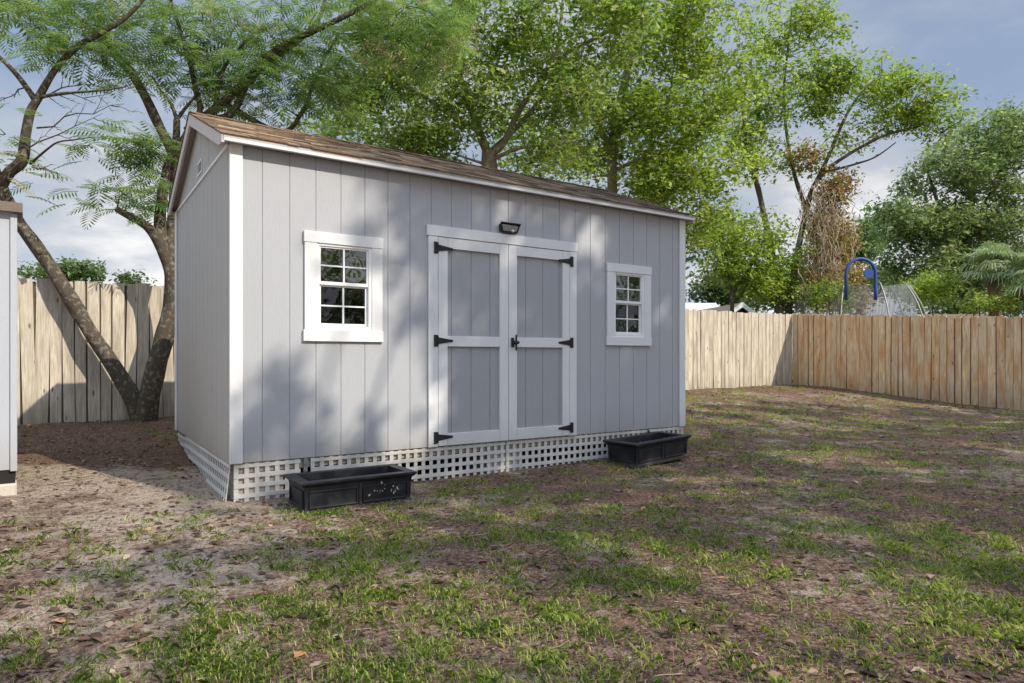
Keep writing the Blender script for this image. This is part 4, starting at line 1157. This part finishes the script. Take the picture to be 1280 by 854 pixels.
# ------------------------------------------------------------------ trampoline beyond the fence
e0 = at(1066, 392, 18.9); e0[2] = .3
e = empty('trampoline', tuple(e0)); e.scale = (.92, .92, .92); tag(e, 'netted trampoline with a blue padded arch hoop showing above the fence', 'trampoline')
RR = 1.95
blue = m_plain('blue_foam', (.025, .07, .27), .6, 20, .25); steel = m_plain('steel_tube', (.34, .34, .33), .5, 20, .2, .2)
b = MB(); b.tube([(RR*math.cos(t), RR*math.sin(t), .75) for t in np.linspace(0, 2*math.pi, 33)], .03, 6); b.build('frame', steel, e, smooth=True)
b = MB(); b.prism([(1.85*math.cos(t), 1.85*math.sin(t)) for t in np.linspace(0, 2*math.pi, 33)[:-1]], .76, .77, 'z'); b.build('jump_mat', M['black'], e)
for k in range(6):
    a = k*math.pi/3+.3; b = MB(); b.tube([(1.95*math.cos(a), 1.95*math.sin(a), 0), (1.95*math.cos(a), 1.95*math.sin(a), .74)], .025, 6); b.build('leg', steel, e)
for k in range(7):
    a = -2.2+k*.62; b = MB()
    pts = [(RR*math.cos(a)*q, RR*math.sin(a)*q, z) for q, z in ((1.0, .2), (1.08, 1.0), (1.06, 1.7), (.96, 2.4), (.82, 2.92), (.78, 3.0))]
    b.tube(smooth_path(pts, 4), .022, 6); b.build('net_pole', steel, e, smooth=True)
t = NT('safety_net'); n = t.n('ShaderNodeTexWave', {'Vector': t.pos((1, 1, 1)), 'Scale': 6.0, 'Distortion': 1.0}).outputs['Fac']
nb = t.bsdf((.20, .21, .23), .8); net = t.end(t.n('ShaderNodeMixShader', {0: t.math('ADD', t.math('MULTIPLY', n, .25), .28), 1: t.n('ShaderNodeBsdfTransparent').outputs[0], 2: nb}).outputs[0])
b = MB(); N_ = 48
for k in range(N_):
    a0, a1 = 2*math.pi*k/N_, 2*math.pi*(k+1)/N_
    sag = lambda a: .05*math.sin(a*5)
    b.add([(1.85*math.cos(a0), 1.85*math.sin(a0), .78), (1.85*math.cos(a1), 1.85*math.sin(a1), .78), (1.62*math.cos(a1), 1.62*math.sin(a1), 2.95+sag(a1)), (1.62*math.cos(a0), 1.62*math.sin(a0), 2.95+sag(a0))], [(0, 1, 2, 3)])
b.build('safety_net', net, e, smooth=True)
c = (at(1076, 362, 17.4)-e0)/.92; hw = .42
pts = [(c[0]-hw, c[1], c[2]-.3), (c[0]-hw, c[1], c[2]+.42)]+[(c[0]-hw*math.cos(q), c[1], c[2]+.46+hw*1.0*math.sin(q)) for q in np.linspace(0, math.pi, 12)]+[(c[0]+hw, c[1], c[2]+.42), (c[0]+hw, c[1], c[2]-.0), (c[0]+hw, c[1], c[2]-.3)]
b = MB(); b.tube(pts, .046, 10); b.build('arch', blue, e, smooth=True)
b = MB(); cc = (c[0]+.2, c[1], c[2]+.46); b.tube([(cc[0], c[1]-.06, cc[2]), (cc[0], c[1]-.02, cc[2])], .14, 20); b.build('target_disc', blue, e)

# ------------------------------------------------------------------ neighbouring houses
wr = m_plain('pale_metal_roof', (.62, .61, .60), .5, 3, .25); gs = m_plain('grey_siding_far', (.17, .18, .20), .8, 6, .3); wh = m_plain('white_far', (.78, .78, .77), .6, 6, .1); br = m_plain('brown_shingle_far', (.24, .17, .13), .9, 8, .4)
def house(label, c0, rz, w, d, zw, zr, roofm, wallm):
    """gable roofed house, ridge along x; c0 front left corner"""
    e = empty('house', (c0[0], c0[1], .2), rz); tag(e, label, 'house')
    b = MB(); b.box(0, w, 0, d, 0, zw); b.prism([(0, zw), (d, zw), (d/2, zr-.1)], .002, w-.002, 'x'); hw_ = b.build('wall', wallm, e, recalc=True)
    b = MB(); o = .4; sl = (zr-zw)/(d/2)
    b.prism([(-o, zw-sl*o), (d/2, zr), (d+o, zw-sl*o), (d+o, zw-sl*o+.12), (d/2, zr+.14), (-o, zw-sl*o+.12)], -o, w+o, 'x'); b.build('roof', roofm, e, recalc=True)
    for xx in (-o-.03, w+o):
        b = MB(); b.prism([(-o, zw-sl*o-.12), (d/2, zr-.08), (d+o, zw-sl*o-.12), (d+o, zw-sl*o+.15), (d/2, zr+.17), (-o, zw-sl*o+.15)], xx, xx+.03, 'x'); b.build('fascia', wh, e, recalc=True)
    for k in range(3):
        x = w*(.18+.3*k); b = MB(); b.box(x, x+1.1, -.05, .0, 1.0, 2.1); wn = b.build('window', wh, e); b = MB(); b.box(x+.08, x+1.02, -.07, -.052, 1.08, 2.02); b.build('pane', M['dark'], wn)
p = at(800, 400, 36); house('neighbour house with a pale metal roof just right of the shed corner', (p[0], p[1]), 0.0, 4.6, 6, 2.6, 3.95, wr, wh)
p = at(955, 400, 32); house('neighbour house with grey gable and white rake above the back fence', (p[0], p[1]), math.radians(97), 5, 2.6, 2.45, 3.35, br, gs)
p = at(1200, 395, 24); house('low neighbour house with brown roof and white end below the palms', (p[0]-.3, p[1]), math.radians(-6), 2.0, 3.5, 2.0, 2.42, br, wh)

# ------------------------------------------------------------------ grass and litter (nobody could count them)
def under(x, y, mrg=.0):
    n = -(x-SH[0])*SA+(y-SH[1])*CA; m = (x-SH[0])*CA+(y-SH[1])*SA
    return (n > -mrg) & (n < D+.1) & (m > -.1-mrg) & (m < W+mrg)
r = np.random.default_rng(5)
N = 60000
y = 1.7+(r.random(N)**1.25)*15.6; x = (r.random(N)*2-1)*(.80*y+.4)
n = -(x-SH[0])*SA+(y-SH[1])*CA; m = (x-SH[0])*CA+(y-SH[1])*SA
q = fbm(x*.8, y*.8, 31)*.55+fbm(x*2.6, y*2.6, 47)*.45
q2 = fbm(x*9, y*9, 53, 2)
dens = .50+.0*q
th = np.where(m < .2, .66, .505)              # left strip is nearly bare
th = np.where((y < 3.6) & (x > -1.2), .465, th)
th = np.where((y < 3.4) & (x <= -1.2), .56, th)
th = np.where((x > 1.2) & (y > 3.4) & (y < 9), .55, th)
keepm = (q > th) & (r.random(N) < .33) & (q2 > .44) & ~under(x, y, .12) & ~((n > 0) & (m < .0)) & (n < 5.0) & (m < 15.7)
stray = (r.random(N) < .06) & ~under(x, y, .05) & ~((n > .2) & (m < -.3)) & (n < 5.0) & (m < 15.7)
sel = keepm | stray
x, y, q = x[sel], y[sel], q[sel]
# explicit fringe of grass at the near planter
fx = []; 
for k in range(26):
    mm, nn_ = r.normal(.45, .16), r.normal(-.68, .05); w = loc2w(mm, nn_); fx.append(w[:2])
fx = np.array(fx); x = np.concatenate([x, fx[:, 0]]); y = np.concatenate([y, fx[:, 1]]); 
print('tufts', len(x))
nb_ = 20
X = np.repeat(x, nb_); Y = np.repeat(y, nb_); K = len(X)
tz = np.repeat(r.uniform(.55, 1.25, len(x)), nb_)
sp = .034
X = X+r.normal(0, sp, K); Y = Y+r.normal(0, sp, K); Z = gz(X, Y)-.004
hgt = tz*r.uniform(.012, .036, K)*(1+.25*(Y < 4)); az = r.random(K)*6.283; lean = r.uniform(.2, 1.2, K)
dx = np.stack([np.cos(az), np.sin(az), np.zeros(K)], 1)
w_ = (r.uniform(.0008, .0017, K)*(1+np.maximum(Y-4, 0)*.16))[:, None]
s = np.stack([-np.sin(az), np.cos(az), np.zeros(K)], 1)*w_
B = np.stack([X, Y, Z], 1); upv = np.array([0, 0, 1.])
mid = B+upv*hgt[:, None]*.62+dx*(hgt*lean*.35)[:, None]; tip = B+upv*(hgt*(1.05-.28*lean))[:, None]+dx*(hgt*lean*.95)[:, None]
Vg = np.stack([B-s, B+s, mid+s*.9, tip, mid-s*.9], 1)
var = np.clip(r.normal(.5, .2, K)+np.repeat(r.normal(0, .16, len(x)), nb_), 0, 1)
tag(quads_obj('grass', Vg, 5, var, M['grass']), 'sparse green grass tufts scattered over the bare sandy yard', 'grass', None, 'stuff')

def litter(N, ysp, smin, smax, wr_, seed, pal, zoff=.003, mask=None):
    r = np.random.default_rng(seed)
    y = 1.7+(r.random(N)**ysp)*15.4; x = (r.random(N)*2-1)*(.80*y+.4)
    q = fbm(x*1.4, y*1.4, seed)
    n = -(x-SH[0])*SA+(y-SH[1])*CA; m = (x-SH[0])*CA+(y-SH[1])*SA
    nook = (n > .3) & (m < -.1)
    sel = ((q > .47) | nook | (r.random(N) < .25)) & ~under(x, y, -.05) & (n < 5.05) & (m < 15.7)
    x, y = x[sel], y[sel]; K = len(x)
    z = gz(x, y)+zoff*r.random(K)*2
    az = r.random(K)*6.283; sz = r.uniform(smin, smax, K)*(1+np.maximum(y-5, 0)*.06); w = sz*r.uniform(*wr_, K)
    d = np.stack([np.cos(az), np.sin(az), r.uniform(-.12, .35, K)], 1)*sz[:, None]; s = np.stack([-np.sin(az), np.cos(az), r.uniform(-.25, .25, K)], 1)*w[:, None]
    c = np.stack([x, y, z], 1); up = np.stack([0*x, 0*x, sz*r.uniform(-.02, .22, K)], 1)
    V = np.stack([c-d*.5, c-d*.12-s*.5+up, c+d*.22-s*.36+up, c+d*.5, c+d*.22+s*.36+up, c-d*.12+s*.5+up], 1)
    V[:, :, 2] = np.maximum(V[:, :, 2], gz(V[:, :, 0], V[:, :, 1])+.001)
    return V, np.clip(r.normal(pal[0], pal[1], K), 0, 1)
V1, v1 = litter(90000, 1.3, .006, .024, (.12, .5), 101, (.40, .30))
V2, v2 = litter(11000, 1.25, .028, .070, (.38, .62), 102, (.42, .27))
tag(quads_obj('leaf_litter', np.concatenate([V1, V2]), 6, np.concatenate([v1, v2]), M['litter']), 'brown and orange fallen leaves and bark bits strewn over the yard', 'leaf litter', None, 'stuff')
# twigs
b = MB(); rr_ = random.Random(8)
for k in range(420):
    if k < 110: px, py = rr_.uniform(30, 215), rr_.uniform(532, 600); Y = (H-.1)*F/(py-447)
    else: Y = 1.9+rr_.random()**1.4*9; 
    X = (px-640)/F*Y if k < 110 else (rr_.uniform(-1, 1))*(.8*Y)
    if under(np.array(X), np.array(Y), .1): continue
    a = rr_.random()*6.28; L_ = rr_.uniform(.04, .16)*(2.0 if k < 40 else 1)
    pts = []
    for t in (0, .35, .7, 1):
        xx, yy = X+math.cos(a)*L_*t+rr_.uniform(-.008, .008), Y+math.sin(a)*L_*t+rr_.uniform(-.008, .008)
        pts.append((xx, yy, float(gz(xx, yy))+.004))
    b.tube(pts, [.003, .0028, .0022, .001], 4, c=rr_.random())
tag(b.build('twigs', M['straw']), 'small dry twigs lying scattered on the soil', 'twigs', None, 'stuff')

# ------------------------------------------------------------------ sky, sun, camera
w = bpy.data.worlds.new('World'); sc.world = w; w.use_nodes = True
nt = w.node_tree; nt.nodes.clear()
T = NT.__new__(NT); T.t = nt; T.m = w; T.out = nt.nodes.new('ShaderNodeOutputWorld')
sky = T.n('ShaderNodeTexSky', sky_type='NISHITA', sun_disc=False); sky.sun_elevation = SUN_EL; sky.sun_rotation = math.atan2(.856, -.516); sky.air_density = 1.0; sky.dust_density = 2.0
tc = T.n('ShaderNodeTexCoord').outputs['Generated']
sep = T.n('ShaderNodeSeparateXYZ', {'Vector': tc}); z = sep.outputs[2]
den = T.math('ADD', T.math('MAXIMUM', z, 0.0), .22)
cv = T.n('ShaderNodeCombineXYZ', {0: T.math('DIVIDE', sep.outputs[0], den), 1: T.math('DIVIDE', sep.outputs[1], den), 2: 0.0}).outputs[0]
n1 = T.noise(cv, 1.15, 7, .58)
n2 = T.noise(T.n('ShaderNodeMapping', {'Vector': cv, 'Location': (3, 7, 0)}).outputs[0], .5, 4, .5)
cl = T.math('ADD', T.math('MULTIPLY', n1, .65), T.math('MULTIPLY', n2, .45))
hz = T.ramp(z, [(0.0, .26), (.14, .17), (.30, .0), (.5, -.0)])
fac = T.ramp(T.math('ADD', cl, hz), [(.42, .5), (.54, .75), (.68, 1)])
cloudc = T.ramp(T.math('ADD', n1, T.math('MULTIPLY', z, -.35)), [(.26, (2.8, 3.5, 4.6)), (.44, (4.6, 4.85, 5.3)), (.60, (8.0, 7.9, 7.8))])
bright = T.ramp(z, [(0.0, 1.0/4), (.25, .85/4), (.48, .85/4), (.60, 3.0/4), (1, 3.3/4)])
b4 = T.mix(1.0, bright, (4, 4, 4), 'MULTIPLY')
clb = T.mix(1.0, cloudc, b4, 'MULTIPLY')
skc = T.mix(1.0, sky.outputs[0], (.95, .92, .98), 'MULTIPLY')
colr = T.mix(fac, skc, clb)
for nd in nt.nodes:
    if nd.type == 'MIX': nd.clamp_result = False
bg = T.n('ShaderNodeBackground', {'Color': colr, 'Strength': .15})
nt.links.new(bg.outputs[0], T.out.inputs[0])

ld = bpy.data.lights.new('sun', 'SUN'); ld.energy = 5.0; ld.angle = math.radians(.55); ld.color = (1, .92, .79)
so = bpy.data.objects.new('sun', ld); COL.objects.link(so); so.rotation_euler = Vector(SUN).to_track_quat('Z', 'Y').to_euler(); so.location = (20, -12, 20)

cd = bpy.data.cameras.new('camera'); cam = bpy.data.objects.new('camera', cd); COL.objects.link(cam)
cam.location = (0, 0, H); cam.rotation_euler = (math.radians(90), 0, 0)
cd.sensor_width = 36; cd.lens = 36*F/1280; cd.shift_y = -(20/1280)*-1; cd.clip_start = .05; cd.clip_end = 3000
sc.camera = cam
sc.view_settings.view_transform = 'Standard'; sc.view_settings.look = 'None'; sc.view_settings.exposure = 0; sc.view_settings.gamma = 1
sc.cycles.max_bounces = 6; sc.cycles.diffuse_bounces = 3; sc.cycles.transparent_max_bounces = 8
sc.cycles.use_denoising = True
